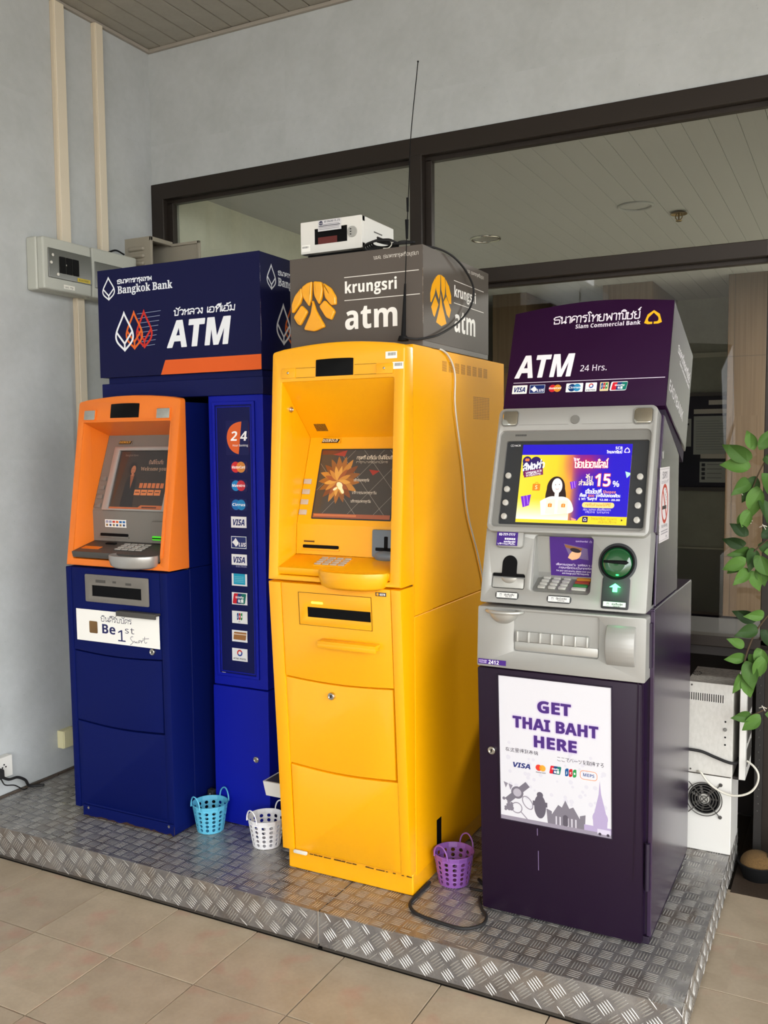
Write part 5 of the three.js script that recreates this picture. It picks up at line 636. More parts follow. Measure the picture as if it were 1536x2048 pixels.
  part(t, 'housing_edge', [extX([[1.04, -0.575], [1.235, -0.622], [1.235, -0.64], [1.04, -0.61]], 1.258, 1.717)], M.silverDark);
  part(t, 'latch', box(1.722, 1.727, 1.43, 1.452, -0.684, -0.662, 0.002), M.silverDark);
  printX(t, 'no_smoking_notice', 0.638, 0.777, 1.202, 1.407, 1.7222, printed(canvas(139, 205, 3, (k) => { pen(k, 'ธนาคาร', 34, 30, 16, { fit: 70, line: 2.6, fill: '#5a5560' }); pen(k, 'เขตปลอดบุหรี่', 20, 44, 6, { fit: 98, line: 1, fill: '#5a5560' }); k.strokeStyle = '#b8402f'; k.lineWidth = 10; k.beginPath(); k.ellipse(70, 101, 44, 50, 0, 0, 7); k.stroke(); k.beginPath(); k.moveTo(42, 62); k.lineTo(98, 140); k.stroke(); k.fillStyle = '#3a3238'; k.fillRect(34, 106, 60, 10); k.fillStyle = '#5a4a4a'; for (let i = 0; i < 6; i++) { k.beginPath(); k.arc(84 + rr(-8, 8), 98 - i * 7, 3, 0, 7); k.fill(); } word(k, 'No smoking', 26, 166, 13, { fill: '#5a5560', fit: 86 }); k.fillStyle = '#8a858c'; for (const y of [174, 181]) k.fillRect(20, y, 98, 3); word(k, '2000', 88, 197, 9, { fill: '#5a5560' }); k.strokeStyle = '#8a8088'; k.lineWidth = 1; k.strokeRect(5, 5, 129, 195); }, '#d9d3d4'), 0.4), 'white no-smoking notice with a red ring');
}
// ---------------------------------------------------------------- header boxes and the blue surround
{
  const s = thing('blue_surround', 'tall blue surround with a column of card logos, right behind the blue machine', 'column', [0.2, YP, -0.95]);
  part(s, 'header_beam', box(-0.343, 0.39, 1.652, 1.712, -1.2, -0.7, 0.003), M.blueEdge); part(s, 'neck', box(-0.325, 0.375, 1.712, 1.7355, -1.18, -0.72), M.blueEdge);
  part(s, 'back_panel', box(-0.343, 0.39, YP + 0.0012, 1.652, -1.22, -1.2), M.blue);
  part(s, 'upper_column', box(0.152, 0.385, 0.621, 1.652, -1.198, -0.705, 0.003), M.blueBright); part(s, 'lower_column', box(0.15, 0.389, YP + 0.0012, 0.618, -1.198, -0.7, 0.003), M.blueBright);
  const fr = part(s, 'display_frame', [(() => { const q = rrect(0.17, 0.352, 0.655, 1.63, 0.004); q.holes.push(rrect(0.182, 0.34, 0.667, 1.618, 0, THREE.Path)); return ext(q, -0.706, -0.699, 0.002); })(), (() => { const q = rrect(0.186, 0.336, 0.671, 1.614, 0.002); q.holes.push(rrect(0.19, 0.332, 0.675, 1.61, 0, THREE.Path)); return ext(q, -0.706, -0.702, 0.001); })()], M.blueBright);
  part(s, 'logo_panel', box(0.17, 0.352, 0.655, 1.63, -0.7055, -0.7035), M.blueEdge);
  const FZ = flat(-0.7035), lg = (name, x0, x1, y0, y1, bg, fn, label) => print(s, name, x0, x1, y0, y1, FZ, printed(canvas((x1 - x0) * 1000, (y1 - y0) * 1000, 8, fn, bg), 0.4), label);
  const nb = '#0b1350';
  lg('banking_emblem', 0.228, 0.326, 1.444, 1.564, nb, (k) => { k.fillStyle = '#e0642c'; k.beginPath(); k.moveTo(68, 4); k.quadraticCurveTo(6, 8, 4, 60); k.quadraticCurveTo(8, 108, 54, 117); k.closePath(); k.fill(); word(k, '2', 18, 70, 46, { slant: 0.16, fit: 30 }); word(k, '4', 60, 70, 46, { slant: 0.16, fit: 30 }); word(k, 'Hour Banking', 28, 90, 10, { weight: 'normal', fit: 66 }); }, 'orange and white round-the-clock emblem');
  lg('card_logo', 0.243, 0.315, 1.381, 1.423, nb, (k) => twoDiscs(k, 3, 2, 66, 38, '#cf2f35', '#e8933a', 'MasterCard')); lg('card_logo', 0.242, 0.314, 1.317, 1.358, nb, (k) => twoDiscs(k, 3, 2, 66, 37, '#1f86c6', '#d8323a', 'Maestro')); lg('card_logo', 0.241, 0.313, 1.25, 1.291, nb, (k) => twoDiscs(k, 3, 2, 66, 37, '#1c6fb8', '#1f8cc8', 'Cirrus'));
  lg('card_logo', 0.243, 0.309, 1.19, 1.229, '#e6e8ea', (k) => visa(k, 0, 0, 66, 39)); lg('card_logo', 0.241, 0.308, 1.116, 1.16, nb, (k) => plusMark(k, 0, 0, 67, 44)); lg('card_logo', 0.242, 0.308, 1.049, 1.096, '#e6e8ea', (k) => { visa(k, 0, 0, 66, 38); k.fillStyle = nb; k.fillRect(0, 38, 66, 9); word(k, 'ELECTRON', 18, 46, 8, { weight: 'normal', fit: 46, fill: '#a8b0d8' }); });
  lg('card_logo', 0.241, 0.307, 0.984, 1.027, '#e6e8ea', (k) => { k.fillStyle = '#1f9ec0'; k.fillRect(8, 0, 50, 38); k.fillStyle = '#7cc8dc'; for (let i = 0; i < 4; i++) k.fillRect(12, 10 + i * 6, 40, 2); }); lg('card_logo', 0.24, 0.306, 0.917, 0.96, '#e6e8ea', (k) => union(k, 3, 3, 56, 37)); lg('card_logo', 0.239, 0.305, 0.85, 0.894, '#e6e8ea', (k) => { jcb(k, 21, 6, 24, 26); word(k, 'JCB', 27, 39, 5, { fill: '#444' }); });
  lg('card_logo', 0.237, 0.303, 0.784, 0.825, '#e6e8ea', (k) => { k.fillStyle = '#9c6b3c'; k.save(); k.transform(1, 0, -0.14, 1, 6, 0); k.beginPath(); k.roundRect(4, 6, 54, 28, 3); k.fill(); k.restore(); k.strokeStyle = '#e6d6c0'; k.lineWidth = 3; k.beginPath(); k.moveTo(4, 14); k.lineTo(62, 14); k.stroke(); }); lg('card_logo', 0.236, 0.302, 0.715, 0.76, '#e6e8ea', (k) => atmPool(k, 0, 0, 66, 45));
  part(s, 'lock', [cyl(0.011, 0.012, 0.006, 24).rotateX(Math.PI / 2).translate(0.335, 0.369, -0.698), new THREE.TorusGeometry(0.008, 0.002, 8, 24).translate(0.335, 0.369, -0.6945)], M.chrome);
  part(s, 'panel_seal', [box(0.19, 0.205, 0.664, 0.668, -0.7035, -0.701), box(0.23, 0.246, 0.662, 0.666, -0.7035, -0.701), box(0.27, 0.3, 0.661, 0.665, -0.7035, -0.701)], M.whiteDull);
}
{
  const s = thing('header_box', 'dark blue header box with white lettering and an orange stripe, above the blue machine', 'sign', [0.02, 1.736, -0.95]);
  part(s, 'shell', box(-0.35, 0.385, 1.736, 2.132, -1.2, -0.702, 0.002), std('#14163f', 0.6, 0, { specularIntensity: 0.2 })); print(s, 'front_face', -0.35, 0.3855, 1.7355, 2.1325, flat(-0.702), printed(bankFace, 0.55, { specularIntensity: 0.3 }), 'dark blue face with bank lettering');
  printX(s, 'side_face', 0.703, 1.199, 1.737, 2.131, 0.385, printed(bankSide, 0.6, { specularIntensity: 0.2 }), 'dark blue side with bank lettering');
}
{
  const s = thing('header_box', 'dark grey header box with a raised yellow fan emblem, on top of the yellow machine', 'sign', [0.81, 1.768, -0.86]);
  part(s, 'shell', box(0.579, 1.0425, 1.7665, 2.063, -1.128, -0.591, 0.002), M.signGrey); print(s, 'front_face', 0.579, 1.043, 1.7835, 2.0625, flat(-0.591), printed(krFront, 0.55, { specularIntensity: 0.3 }), 'grey face with lettering');
  printX(s, 'side_face', 0.591, 1.128, 1.7835, 2.0625, 1.0425, printed(krSide, 0.55, { specularIntensity: 0.3 }), 'grey side with a flat emblem');
  const y = std('#f0a514', 0.3, 0, { clearcoat: 0.6, clearcoatRoughness: 0.15 }); KR.forEach((p) => part(s, 'emblem_piece', ext(curvy(p.map(([a, b]) => [0.588 + a * 0.165 / 300, 1.989 - b * 0.158 / 342])), -0.591, -0.578, 0.004), y));
}
{
  const s = thing('header_box', 'purple header box with an arched top, tilted back on top of the purple machine', 'sign', [1.486, 1.5, -0.85]);
  const S = plane(1.578, -0.71, 1.875, -0.823), deep = 0.362, n = S.at(1.6, 1), o = S.at(1.6, 0), bk = [o[0] - n[0], o[1] - n[1]];
  const shape = () => { const q = new THREE.Shape(), N = 14; q.moveTo(1.25, 1.58); q.lineTo(1.7215, 1.576); q.lineTo(1.7215, 1.878); for (let i = 1; i < N; i++) q.lineTo(lerp(1.7215, 1.25, i / N), lerp(1.878, 1.872, i / N) + 0.02 * Math.sin(Math.PI * i / N)); q.lineTo(1.25, 1.872); q.closePath(); return q; };
  part(s, 'shell', onto(ext(shape(), -deep, -0.002, 0.001), S), std('#280a2d', 0.3, 0, { clearcoat: 0.7, clearcoatRoughness: 0.2 }));
  const fg = onto(ext(shape(), -0.003, 0, 0.0004), S), p = ext(shape(), -0.003, 0, 0.0004).attributes.position, u = new Float32Array(p.count * 2); for (let i = 0; i < p.count; i++) u.set([(p.getX(i) - 1.25) / 0.47, 1 - (1.898 - p.getY(i)) / 0.322], i * 2); fg.setAttribute('uv', new THREE.BufferAttribute(u, 2));
  part(s, 'front_face', fg, printed(scbFace, 0.5, { specularIntensity: 0.3 }), 'purple face with white lettering');
  const e = S.at(1.58, -0.003), up = S.at(1.876, -0.003), q = new Float32Array([e[0], e[1], e[0] + bk[0] * 0.357, e[1] + bk[1] * 0.357, up[0] + bk[0] * 0.357, up[1] + bk[1] * 0.357, up[0], up[1]]), g = new THREE.BufferGeometry(), X = 1.7222;
  g.setAttribute('position', new THREE.BufferAttribute(new Float32Array([X, q[0], q[1], X, q[2], q[3], X, q[4], q[5], X, q[0], q[1], X, q[4], q[5], X, q[6], q[7]]), 3)); g.setAttribute('uv', new THREE.BufferAttribute(new Float32Array([0, 0, 1, 0, 1, 1, 0, 0, 1, 1, 0, 1]), 2)); g.computeVertexNormals();
  part(s, 'side_face', g, printed(scbSide, 0.3, { clearcoat: 0.7, clearcoatRoughness: 0.2 }), 'glossy purple side with lettering');
  const base = S.at(1.574, -0.02), far = [base[0] + bk[0] * 0.33, base[1] + bk[1] * 0.33]; part(s, 'underframe', extX([[base[0] - 0.001, base[1]], [far[0] - 0.001, far[1]], [far[0] - 0.036, far[1] + 0.012], [base[0] - 0.026, base[1] + 0.01]], 1.262, 1.7185), M.purpleDark);
}

// ---------------------------------------------------------------- small things on and round the step
function basket(label, x, z, color) { // perforated tapered pot with two hoop handles
  const t = thing('perforated_basket', label, 'basket', [x, YP, z]), y0 = YP + 0.0015, H = 0.098, r0 = 0.047, r1 = 0.063, m = std(color, 0.42, 0, { sheen: 0.2 });
  const rows = 6, cols = 14, geo = [], hole = (i, j) => { const s = rrect(0, 1, 0, 1); if (j < 5) { const p = new THREE.Path(); p.absellipse(0.5, 0.5, 0.25, 0.37, 0, Math.PI * 2, true); s.holes.push(p); } return s; };
  const cell = [hole(0, 0), hole(0, 5)].map((s) => clean(ext(s, 0, 1, 0, 9)));
  const turn = (i) => i / cols * Math.PI * 2;
  for (let j = 0; j < rows; j++) for (let i = 0; i < cols; i++) {
    const g = cell[j < 5 ? 0 : 1].clone(), p = g.attributes.position, top = 0.86;
    for (let k = 0; k < p.count; k++) { const v = (j < 5 ? lerp(0.06, top, (j + p.getY(k)) / 5) : lerp(top, 1, p.getY(k))), a = turn(i + p.getX(k)), r = lerp(r0, r1, v) + (p.getZ(k) - 1) * 0.0018 + (j === 5 && p.getY(k) > 0.5 ? 0.0008 : 0); p.setXYZ(k, x + Math.cos(a) * r, y0 + v * H, z - Math.sin(a) * r); }
    g.deleteAttribute('normal'); g.computeVertexNormals(); geo.push(g);
  }
  const b = part(t, 'body', [...geo, new THREE.CylinderGeometry(r0 + 0.001, r0, 0.007, 36).translate(x, y0 + 0.0035, z)], m);
  part(b, 'rim', new THREE.TorusGeometry(r1, 0.0018, 8, 48).rotateX(Math.PI / 2).translate(x, y0 + H, z), m);
  for (const s of [1, -1]) { const dx = 0.3 * s, dz = -0.954 * s, tx = -dz, tz = dx, P = []; for (let k = 0; k <= 10; k++) { const a = Math.PI * k / 10, w = 0.027 * Math.cos(a); P.push([x + dx * (r1 + 0.001 - Math.abs(w) * 0.1 + 0.002 * Math.sin(a)) + tx * w, y0 + H - 0.004 + 0.04 * Math.sin(a), z + dz * (r1 + 0.001 - Math.abs(w) * 0.1) + tz * w]); } part(t, 'handle', tube(P, 0.0025, 40, 8), m); }
}
basket('light blue perforated plastic basket between the blue machine and the logo column', 0.184, -0.624, '#5cb4d2');
basket('white perforated plastic basket beside the foot of the yellow machine', 0.433, -0.612, '#e9e8ea');
basket('purple perforated plastic basket between the yellow and purple machines', 1.112, -0.648, '#8a57a6');
{
  const r = thing('white_metal_box', 'small white lock box with a dark window, on top of the grey header box', 'box', [0.71, 2.08, -0.75]);
  const fs = rrect(0.588, 0.812, 2.087, 2.187, 0.003); fs.holes.push(rrect(0.639, 0.759, 2.113, 2.162, 0, THREE.Path));
  part(r, 'front_panel', ext(fs, -0.646, -0.642, 0.001), M.white); part(r, 'case', box(0.588, 0.812, 2.087, 2.187, -0.862, -0.66, 0.003), M.white);
  part(r, 'side_strip', [box(0.588, 0.63, 2.087, 2.187, -0.662, -0.646, 0.001), box(0.77, 0.812, 2.087, 2.187, -0.662, -0.646, 0.001), box(0.588, 0.812, 2.17, 2.187, -0.662, -0.646, 0.001), box(0.588, 0.812, 2.087, 2.105, -0.662, -0.646, 0.001)], M.white);
  part(r, 'window', box(0.636, 0.762, 2.11, 2.165, -0.6495, -0.6475), M.blackGlass, 'dark window'); part(r, 'red_part', box(0.65, 0.72, 2.113, 2.135, -0.6475, -0.647, 0.0002), std('#5a1c18', 0.5));
  part(r, 'lock', [cyl(0.0165, 0.0175, 0.005, 32).rotateX(Math.PI / 2).translate(0.7785, 2.139, -0.64)], M.silverLight); for (const dy of [-0.008, 0, 0.008]) part(r, 'lock_pin', box(0.772, 0.777, 2.1375 + dy, 2.1405 + dy, -0.638, -0.637), M.black);
  print(r, 'paper_sticker', 0.654, 0.739, 2.152, 2.186, flat(-0.642), printed(canvas(85, 34, 6, (k) => { k.fillStyle = '#2a2c48'; k.beginPath(); k.arc(11, 9, 7, 0, 7); k.fill(); k.fillStyle = '#d8d6d8'; for (let i = 0; i < 3; i++) { k.beginPath(); k.arc(7 + i * 4, 9, 1.4, 0, 7); k.fill(); } word(k, 'MT ONLINE CO.,LTD', 23, 9, 8, { fill: '#333546', fit: 58 }); k.fillStyle = '#84848c'; for (const y of [13, 22, 27]) k.fillRect(4, y, 74, 1.8); k.fillStyle = '#4a4a52'; k.fillRect(3, 17, 78, 2.6); }, '#cfcdcf')), 'printed sticker');
  print(r, 'barcode_label', 0.592, 0.623, 2.094, 2.115, flat(-0.642), printed(canvas(31, 21, 8, (k) => { k.fillStyle = '#333'; for (let i = 0; i < 16; i++) k.fillRect(2 + i * 1.5, 4, rr(0.4, 1.1), 6); }, '#f4f2ec')));
  part(r, 'side_slot', box(0.8118, 0.8126, 2.148, 2.152, -0.778, -0.722), M.greyDark); part(r, 'foot', [box(0.6, 0.8, 2.07, 2.0875, -0.85, -0.665, 0.002)], M.blackMatt); for (const x of [0.602, 0.79]) part(r, 'rubber_foot', box(x, x + 0.02, 2.0645, 2.072, -0.66, -0.648, 0.002), M.cordGrey);
  const c = thing('coiled_cord', 'black cord tied in loops beside the white lock box', 'cord', [0.9, 2.066, -0.63]); const loop = (y, k, n) => { const P = []; for (let i = 0; i <= 16; i++) { const a = i / 16 * Math.PI * 2; P.push([0.876 + 0.052 * Math.cos(a) * k + (Math.cos(a) > 0.4 ? 0.012 : 0), y + 0.012 * Math.sin(a) * k + 0.006, -0.636 + 0.02 * Math.sin(a) - n * 0.004]); } return tube(P, 0.0032, 60, 7); };
  for (let i = 0; i < 5; i++) part(c, 'loop', loop(2.076 + i * 0.003, 1 - i * 0.1, i), M.rubber); part(c, 'bundle', [0, 1, 2].map((i) => tube([[0.872, 2.108 - i * 0.006, -0.63], [0.9, 2.095 - i * 0.004, -0.63], [0.925, 2.083, -0.628 - i * 0.004], [0.96, 2.08 + i * 0.003, -0.625], [0.99, 2.081 + i * 0.002, -0.63 - i * 0.01]], 0.0035, 30, 7)), M.rubber); part(c, 'tie', tube([[0.924, 2.09, -0.624], [0.926, 2.078, -0.619], [0.918, 2.069, -0.615], [0.908, 2.066, -0.6]], 0.0016, 20, 6), M.cordWhite);
}
{
  const a = thing('aerial', 'tall thin black whip aerial standing in front of the grey header box', 'aerial', [0.99, 1.782, -0.56]);
  part(a, 'magnet_base', [cyl(0.012, 0.017, 0.014, 24).translate(0.991, 1.789, -0.562)], M.blackMatt); part(a, 'sleeve', new THREE.CylinderGeometry(0.003, 0.0075, 0.16, 16).rotateZ(-0.045).translate(0.994, 1.868, -0.565), M.blackMatt);
  part(a, 'whip', tube([[0.9975, 1.945, -0.566], [1.003, 2.09, -0.567], [1.012, 2.25, -0.567], [1.018, 2.36, -0.566], [1.043, 2.573, -0.566]], 0.0014, 40, 6), M.black); part(a, 'coil', [new THREE.CylinderGeometry(0.0055, 0.0035, 0.055, 12).translate(1.0035, 2.105, -0.567), new THREE.CylinderGeometry(0.004, 0.003, 0.04, 12).translate(1.0065, 2.175, -0.567)], M.black); part(a, 'tip', new THREE.SphereGeometry(0.0028, 10, 8).translate(1.043, 2.573, -0.566), M.black);
  part(a, 'cable', tube([[0.998, 1.79, -0.553], [1.03, 1.784, -0.56], [1.058, 1.795, -0.62], [1.062, 1.817, -0.699], [1.062, 1.87, -0.837], [1.064, 1.929, -0.921], [1.066, 1.979, -0.935], [1.064, 2.026, -0.879], [1.056, 2.062, -0.77], [1.03, 2.072, -0.68], [0.99, 2.07, -0.64]], 0.0035, 120, 8), M.rubber);
  const w = thing('white_cable', 'thin white cable hanging down the right side of the yellow machine', 'cord', [1.046, 1.02, -0.9]); part(w, 'cable', tube([[1.02, 1.772, -0.7], [1.042, 1.768, -0.717], [1.046, 1.751, -0.774], [1.046, 1.704, -0.822], [1.046, 1.6, -0.825], [1.046, 1.39, -0.892], [1.046, 1.253, -0.926], [1.046, 1.096, -1.021], [1.046, 1.0, -1.07], [1.05, 0.86, -1.12]], 0.0028, 100, 8), M.cordWhite);
  const k = thing('black_lead', 'black cord lying in a loop on the step in front of the purple machine', 'cord', [1.16, YP, -0.45]); const y = YP + 0.0065; part(k, 'cable', tube([[1.052, y, -0.6], [1.051, y, -0.545], [1.05, y, -0.48], [1.058, y, -0.445], [1.092, y, -0.413], [1.177, y, -0.395], [1.252, y, -0.396], [1.288, y, -0.438], [1.28, y, -0.49], [1.258, y, -0.515], [1.238, y, -0.55], [1.225, y, -0.58]], 0.005, 120, 8), M.rubber);
  part(k, 'second_cable', tube([[1.18, y, -0.685], [1.2, y, -0.665], [1.23, y, -0.64], [1.236, y + 0.01, -0.7]], 0.005, 40, 8), M.rubber); part(k, 'second_cable', tube([[1.18, y, -0.62], [1.205, y + 0.008, -0.605], [1.236, y + 0.004, -0.62], [1.238, y, -0.69]], 0.0045, 40, 8), M.rubber);
  const pl = thing('extension_socket', 'white extension socket lying half hidden behind the purple basket', 'socket', [1.225, YP, -0.75]); part(pl, 'body', box(1.205, 1.246, YP + 0.001, YP + 0.05, -0.82, -0.72, 0.008), M.white); part(pl, 'socket_face', box(1.21, 1.241, YP + 0.05, YP + 0.0515, -0.812, -0.728, 0.0006), M.whiteDull);
  const bg = thing('black_plug_bundle', 'black plug and adapter leaning in the gap behind the light blue basket', 'plug', [0.131, YP, -0.69]); part(bg, 'adapter', new RoundedBoxGeometry(0.032, 0.095, 0.03, 3, 0.006).scale(0.8, 0.8, 0.8).rotateZ(-0.1).translate(0.1305, YP + 0.075, -0.7), M.rubber); part(bg, 'screw', new THREE.SphereGeometry(0.004, 10, 8).translate(0.134, YP + 0.098, -0.687), M.silverDark); part(bg, 'cable', tube([[0.131, YP + 0.05, -0.71], [0.133, YP + 0.03, -0.715], [0.13, YP + 0.007, -0.75]], 0.004, 20, 8), M.rubber);
  const wd = thing('white_bin', 'white open tray wedged between the logo column and the yellow machine', 'tray', [0.47, 0.3, -0.72]); // tapered tray on a dark box
  const ts = (x0, x1, y0, y1, z0, z1, k) => { const g = clean(new THREE.BoxGeometry(1, 1, 1)), p = g.attributes.position; for (let i = 0; i < p.count; i++) { const u = p.getY(i) + 0.5, c = lerp(1 - k, 1, u); p.setXYZ(i, (x0 + x1) / 2 + p.getX(i) * (x1 - x0) * c, lerp(y0, y1, u), (z0 + z1) / 2 + p.getZ(i) * (z1 - z0) * c); } g.computeVertexNormals(); return g; };
  part(wd, 'tray', ts(0.432, 0.572, 0.292, 0.342, -0.69, -0.598, 0.12), M.white); part(wd, 'inside', box(0.44, 0.564, 0.3415, 0.343, -0.684, -0.604), M.greyDark); part(wd, 'stand', box(0.503, 0.568, YP + 0.0012, 0.292, -0.692, -0.625, 0.004), M.blackMatt);
  const bc = thing('black_case', 'black case standing in the tray between the column and the yellow machine', 'box', [0.5, 0.361, -0.85]); part(bc, 'body', box(0.5, 0.566, 0.3435, 0.46, -0.684, -0.63, 0.006), M.blackMatt); part(bc, 'lid', box(0.499, 0.567, 0.455, 0.468, -0.685, -0.629, 0.004), M.black);
}
{ // white cabinets by the right end
  const u = thing('power_unit', 'white floor-standing power unit with a round fan grille, behind the purple machine', 'power supply', [1.78, YP, -1.32]);
  part(u, 'case', box(1.715, 1.856, YP + 0.0012, 0.376, -1.42, -1.216, 0.003), M.white); const fx = 1.773, fy = 0.296, fz = -1.214;
  part(u, 'fan_well', cyl(0.05, 0.05, 0.004, 40).rotateX(Math.PI / 2).translate(fx, fy, fz), M.black); part(u, 'fan_hub', cyl(0.016, 0.018, 0.005, 28).rotateX(Math.PI / 2).translate(fx, fy, fz + 0.001), M.whiteDull); for (let i = 0; i < 7; i++) part(u, 'fan_blade', new THREE.BoxGeometry(0.026, 0.012, 0.0012).rotateX(0.5).translate(0.03, 0, 0).rotateZ(i * 0.9).translate(fx, fy, fz + 0.0022), M.greyDark);
  [0.011, 0.02, 0.029, 0.038, 0.047, 0.056].forEach((r) => part(u, 'grille_ring', new THREE.TorusGeometry(r, 0.0016, 8, 48).translate(fx, fy, fz + 0.008), M.greyDark)); for (const s of [1, -1]) part(u, 'grille_arm', tube([[fx - 0.05, fy + 0.052 * s, fz + 0.005], [fx, fy, fz + 0.0085], [fx + 0.05, fy - 0.054 * s, fz + 0.005]], 0.0017, 20, 6), M.greyDark); for (const [a, b] of [[0.05, 0.053], [0.05, -0.056]]) part(u, 'screw', cyl(0.0055, 0.006, 0.004, 14).rotateX(Math.PI / 2).translate(fx + a, fy + b, fz + 0.001), M.greyDark);
  const v = thing('stabiliser_cabinet', 'white steel cabinet with a row of vent slots, stacked on the power unit', 'power supply', [1.78, 0.378, -1.32]);
  const vz = -1.214; part(v, 'case', box(1.712, 1.857, 0.379, 0.686, -1.435, -1.215, 0.0025), std('#dedad3', 0.5, 0, { map: rep(plaster, 2) })); for (let i = 0; i < 16; i++) part(v, 'vent_slot', box(1.7185 + i * 0.007, 1.7215 + i * 0.007, 0.625 - i * 0.0001, 0.65, vz - 0.002, vz - 0.0003, 0.0008), M.black); for (const y of [0.563, 0.511, 0.486]) part(v, 'hole', cyl(0.0028, 0.0028, 0.003, 14).rotateX(Math.PI / 2).translate(1.834, y, vz - 0.001), M.black); part(v, 'knob', cyl(0.0055, 0.006, 0.006, 20).rotateX(Math.PI / 2).translate(1.8335, 0.537, vz + 0.001), M.silverDark);
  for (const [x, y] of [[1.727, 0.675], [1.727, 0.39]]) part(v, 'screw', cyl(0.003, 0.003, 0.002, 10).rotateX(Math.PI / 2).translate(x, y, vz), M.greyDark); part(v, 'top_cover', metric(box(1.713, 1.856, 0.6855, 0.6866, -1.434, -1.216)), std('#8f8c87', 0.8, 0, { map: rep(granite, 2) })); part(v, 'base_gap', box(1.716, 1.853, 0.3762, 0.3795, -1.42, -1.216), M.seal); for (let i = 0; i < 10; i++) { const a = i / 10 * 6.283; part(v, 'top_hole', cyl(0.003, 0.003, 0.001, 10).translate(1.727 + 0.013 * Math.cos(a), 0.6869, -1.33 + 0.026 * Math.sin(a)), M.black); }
  const l = thing('leaning_panel', 'white steel side panel standing upright at the right of the vented cabinet', 'panel', [1.888, 0.376, -1.3]); part(l, 'edge', box(1.877, 1.897, 0.376, 0.681, -1.4, -1.216, 0.002), M.white); for (const [a, b] of [[0.41, 0.47], [0.49, 0.56], [0.58, 0.65]]) part(l, 'recess', box(1.8965, 1.8985, a, b, -1.38, -1.25, 0.001), M.greyDark); part(l, 'bracket', [box(1.856, 1.895, 0.366, 0.376, -1.39, -1.24, 0.002)], M.panelDark);
  const c = thing('thick_black_cable', 'thick black cable running across the front of the vented white cabinet', 'cord', [1.8, 0.43, -1.2]); part(c, 'cable', tube([[1.69, 0.462, -1.19], [1.73, 0.46, -1.2], [1.765, 0.456, -1.205], [1.806, 0.443, -1.206], [1.85, 0.432, -1.204], [1.8665, 0.428, -1.22], [1.868, 0.42, -1.3]], 0.005, 60, 8), M.rubber);
  const w = thing('white_lead', 'white lead hanging in a bow in front of the power unit', 'cord', [1.85, 0.33, -1.19]); part(w, 'cable', tube([[1.75, 0.386, -1.21], [1.761, 0.388, -1.2], [1.785, 0.362, -1.192], [1.812, 0.343, -1.19], [1.85, 0.331, -1.188], [1.885, 0.334, -1.188], [1.918, 0.352, -1.19], [1.937, 0.385, -1.19], [1.938, 0.415, -1.19], [1.925, 0.434, -1.195], [1.903, 0.446, -1.205]], 0.0035, 100, 8), M.cordWhite);
  const pp = thing('perforated_post', 'dark steel post with a row of studs, right of the leaning white panel', 'post', [1.915, 0, -1.4]); part(pp, 'post', box(1.905, 1.932, 0.001, 0.75, -1.448, -1.43, 0.002), M.frameDark); for (let i = 0; i < 20; i++) part(pp, 'stud', new THREE.SphereGeometry(0.0028, 8, 6).translate(1.9175 + (i % 2) * 0.003, 0.2 + i * 0.026, -1.4295), M.greyDark);
  const pot = thing('potted_plant', 'artificial leafy plant with hanging green branches at the right edge', 'plant', [1.93, 0, -1.35]);
  part(pot, 'pot', new THREE.LatheGeometry([[0.001, 0.001], [0.05, 0.001], [0.066, 0.05], [0.07, 0.052], [0.068, 0.056], [0.062, 0.053], [0.06, 0.045]].map((p) => new THREE.Vector2(...p)), 40).scale(0.95, 1, 0.95).translate(1.93, 0, -1.35), M.blackMatt); part(pot, 'coir_filling', new THREE.SphereGeometry(0.0615, 28, 10, 0, Math.PI * 2, 0, Math.PI / 2).scale(0.93, 0.75, 0.93).translate(1.93, 0.045, -1.35), std('#a5885c', 0.95, 0, { map: coir, bumpMap: coir, bumpScale: 0.004 }));
  const bark = std('#4a3a28', 0.85); part(pot, 'trunk', tube([[1.955, 0.07, -1.345], [2.0, 0.12, -1.33], [2.07, 0.5, -1.3], [2.09, 0.9, -1.2], [2.06, 1.25, -1.1], [2.0, 1.48, -1.08]], 0.009, 60, 8), bark);
  const lm = ['#45672b', '#547a34', '#334f24', '#253c1c'].map((c) => std(c, 0.6, 0, { specularIntensity: 0.5, transmission: 0.1, thickness: 0, side: THREE.DoubleSide, bumpMap: grainBump, bumpScale: 0.0004 }));
  const leafGeo = (() => { const s = new THREE.Shape(); s.moveTo(0, 0); s.bezierCurveTo(0.3, 0.12, 0.36, 0.5, 0.2, 0.74); s.quadraticCurveTo(0.1, 0.92, 0, 1.06); s.quadraticCurveTo(-0.1, 0.92, -0.2, 0.74); s.bezierCurveTo(-0.36, 0.5, -0.3, 0.12, 0, 0); const g = ext(s, 0, 0.012, 0, 10), p = g.attributes.position; for (let i = 0; i < p.count; i++) { const x = p.getX(i), y = p.getY(i); p.setZ(i, p.getZ(i) + 0.55 * Math.abs(x) - 0.3 * (y - 0.3) * (y - 0.3)); } return toCreasedNormals(g, 0.9); })();
  const leaf = (x, y, z, ang, len, tone, yaw = 0, pitch = 0) => { len *= 1.22; const g = leafGeo.clone().scale(len, len, len); const q = new THREE.Matrix4().makeRotationFromEuler(new THREE.Euler(pitch, 0.45 + yaw, ang, 'YXZ')); g.applyMatrix4(q).translate(x, y, z); return part(pot, 'leaf', g, lm[tone]); };
  const stem = (P, r = 0.0022) => part(pot, 'stem', tube(P, r, 40, 6), bark);
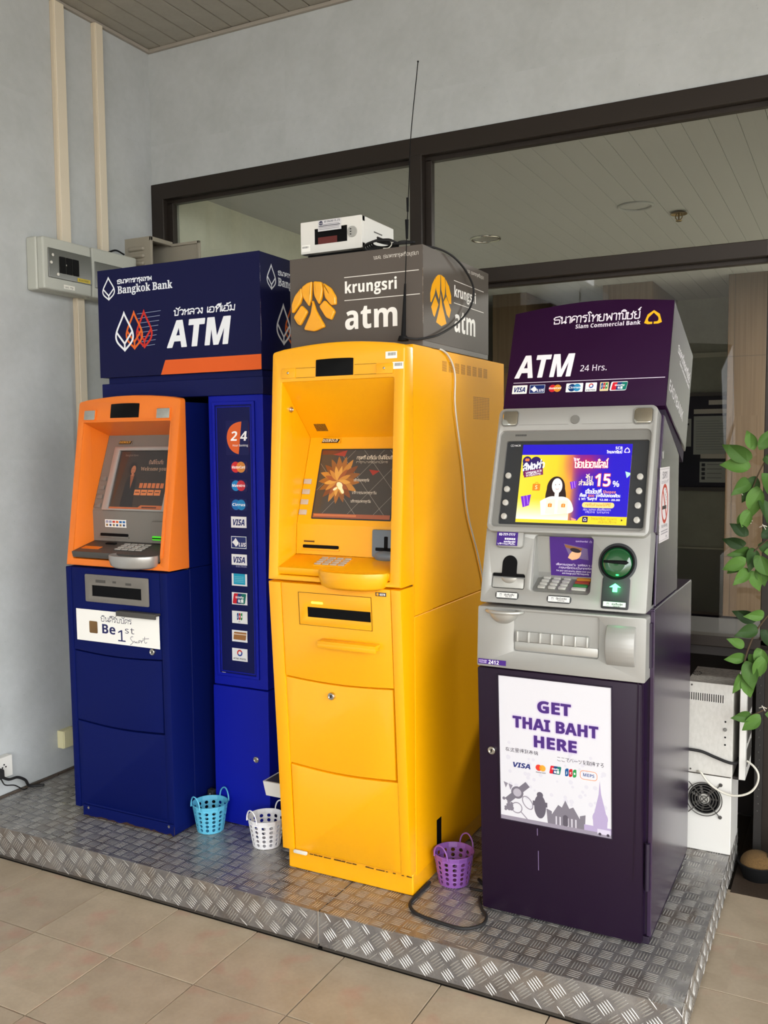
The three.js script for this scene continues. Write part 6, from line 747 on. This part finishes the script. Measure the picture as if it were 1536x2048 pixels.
  stem([[2.0, 1.48, -1.08], [1.95, 1.42, -1.09], [1.915, 1.34, -1.1], [1.9, 1.25, -1.1], [1.895, 1.2, -1.1]]); stem([[2.06, 1.2, -1.12], [1.98, 1.19, -1.1], [1.93, 1.15, -1.1], [1.89, 1.1, -1.1]]); stem([[2.07, 1.0, -1.13], [1.99, 0.97, -1.11], [1.935, 0.9, -1.1], [1.905, 0.82, -1.1], [1.895, 0.76, -1.1], [1.89, 0.71, -1.1]], 0.003); stem([[2.08, 0.7, -1.3], [1.99, 0.66, -1.16], [1.935, 0.63, -1.12], [1.91, 0.62, -1.12]]);
  // leaf: root x, y, turn (0 = up), length, tone
  for (const [x, y, a, l, c] of [[1.91, 1.425, 1.15, 0.075, 0], [1.905, 1.4, 1.5, 0.07, 1], [1.9, 1.36, 2.2, 0.062, 0], [1.915, 1.45, 0.35, 0.05, 1], [1.93, 1.45, -0.5, 0.055, 0], [1.92, 1.37, 2.7, 0.07, 2], [1.925, 1.34, 3.0, 0.075, 1], [1.94, 1.38, -2.6, 0.07, 0], [1.94, 1.42, -1.4, 0.06, 2], [1.9, 1.27, 3.0, 0.052, 1], [1.893, 1.26, 2.75, 0.045, 1], [1.93, 1.3, -2.9, 0.06, 2]]) leaf(x, y, -1.1 + rr(-0.02, 0.02), a, l, c, rr(-0.4, 0.4), rr(-0.4, 0.3));
  for (const [x, y, a, l, c] of [[1.905, 1.19, 1.0, 0.05, 3], [1.9, 1.165, 1.45, 0.055, 3], [1.905, 1.14, 1.75, 0.06, 0], [1.9, 1.12, 2.1, 0.06, 1], [1.885, 1.115, 2.5, 0.05, 0], [1.905, 1.085, 2.35, 0.055, 1], [1.91, 1.08, -2.7, 0.055, 1], [1.93, 1.16, -2.0, 0.06, 2], [1.925, 1.13, -2.5, 0.065, 0], [1.94, 1.18, -0.8, 0.055, 3], [1.915, 1.15, 2.9, 0.06, 2], [1.935, 1.1, -2.9, 0.055, 0], [1.95, 1.14, -1.6, 0.05, 1]]) leaf(x, y, -1.1 + rr(-0.025, 0.025), a, l, c, rr(-0.4, 0.4), rr(-0.4, 0.3));
  for (const [x, y, a, l, c] of [[1.955, 0.955, 1.75, 0.05, 1], [1.935, 0.93, 1.3, 0.06, 3], [1.935, 0.905, 1.9, 0.06, 2], [1.945, 0.9, -2.6, 0.055, 3], [1.9, 0.845, 1.1, 0.045, 1], [1.9, 0.81, 1.8, 0.05, 1], [1.91, 0.815, -2.65, 0.062, 1], [1.905, 0.8, -2.9, 0.07, 0], [1.935, 0.84, -2.9, 0.06, 1], [1.95, 0.82, 2.9, 0.06, 1], [1.888, 0.76, 2.85, 0.052, 1], [1.9, 0.752, -2.85, 0.056, 1]]) leaf(x, y, -1.1 + rr(-0.02, 0.02), a, l, c, rr(-0.3, 0.3), rr(-0.3, 0.2));
  for (const [x, y, a, l, c] of [[1.92, 0.625, 1.75, 0.05, 0], [1.945, 0.628, 2.4, 0.058, 1], [1.96, 0.63, -1.6, 0.05, 0]]) leaf(x, y, -1.12, a, l, c, rr(-0.2, 0.2), -0.1);
  const bud = std('#cfc9bd', 0.7); for (const [x, y] of [[1.868, 1.318], [1.893, 1.232], [1.935, 1.215], [1.9, 1.1], [1.945, 0.655]]) part(pot, 'bare_twig', [tube([[x, y, -1.095], [x + 0.012, y + 0.006, -1.09], [x + 0.022, y + 0.002, -1.09]], 0.0014, 10, 5), tube([[x + 0.008, y + 0.01, -1.09], [x + 0.012, y + 0.004, -1.09], [x + 0.018, y - 0.006, -1.088]], 0.0012, 10, 5)], bud);
}

renderer.render(scene, camera);
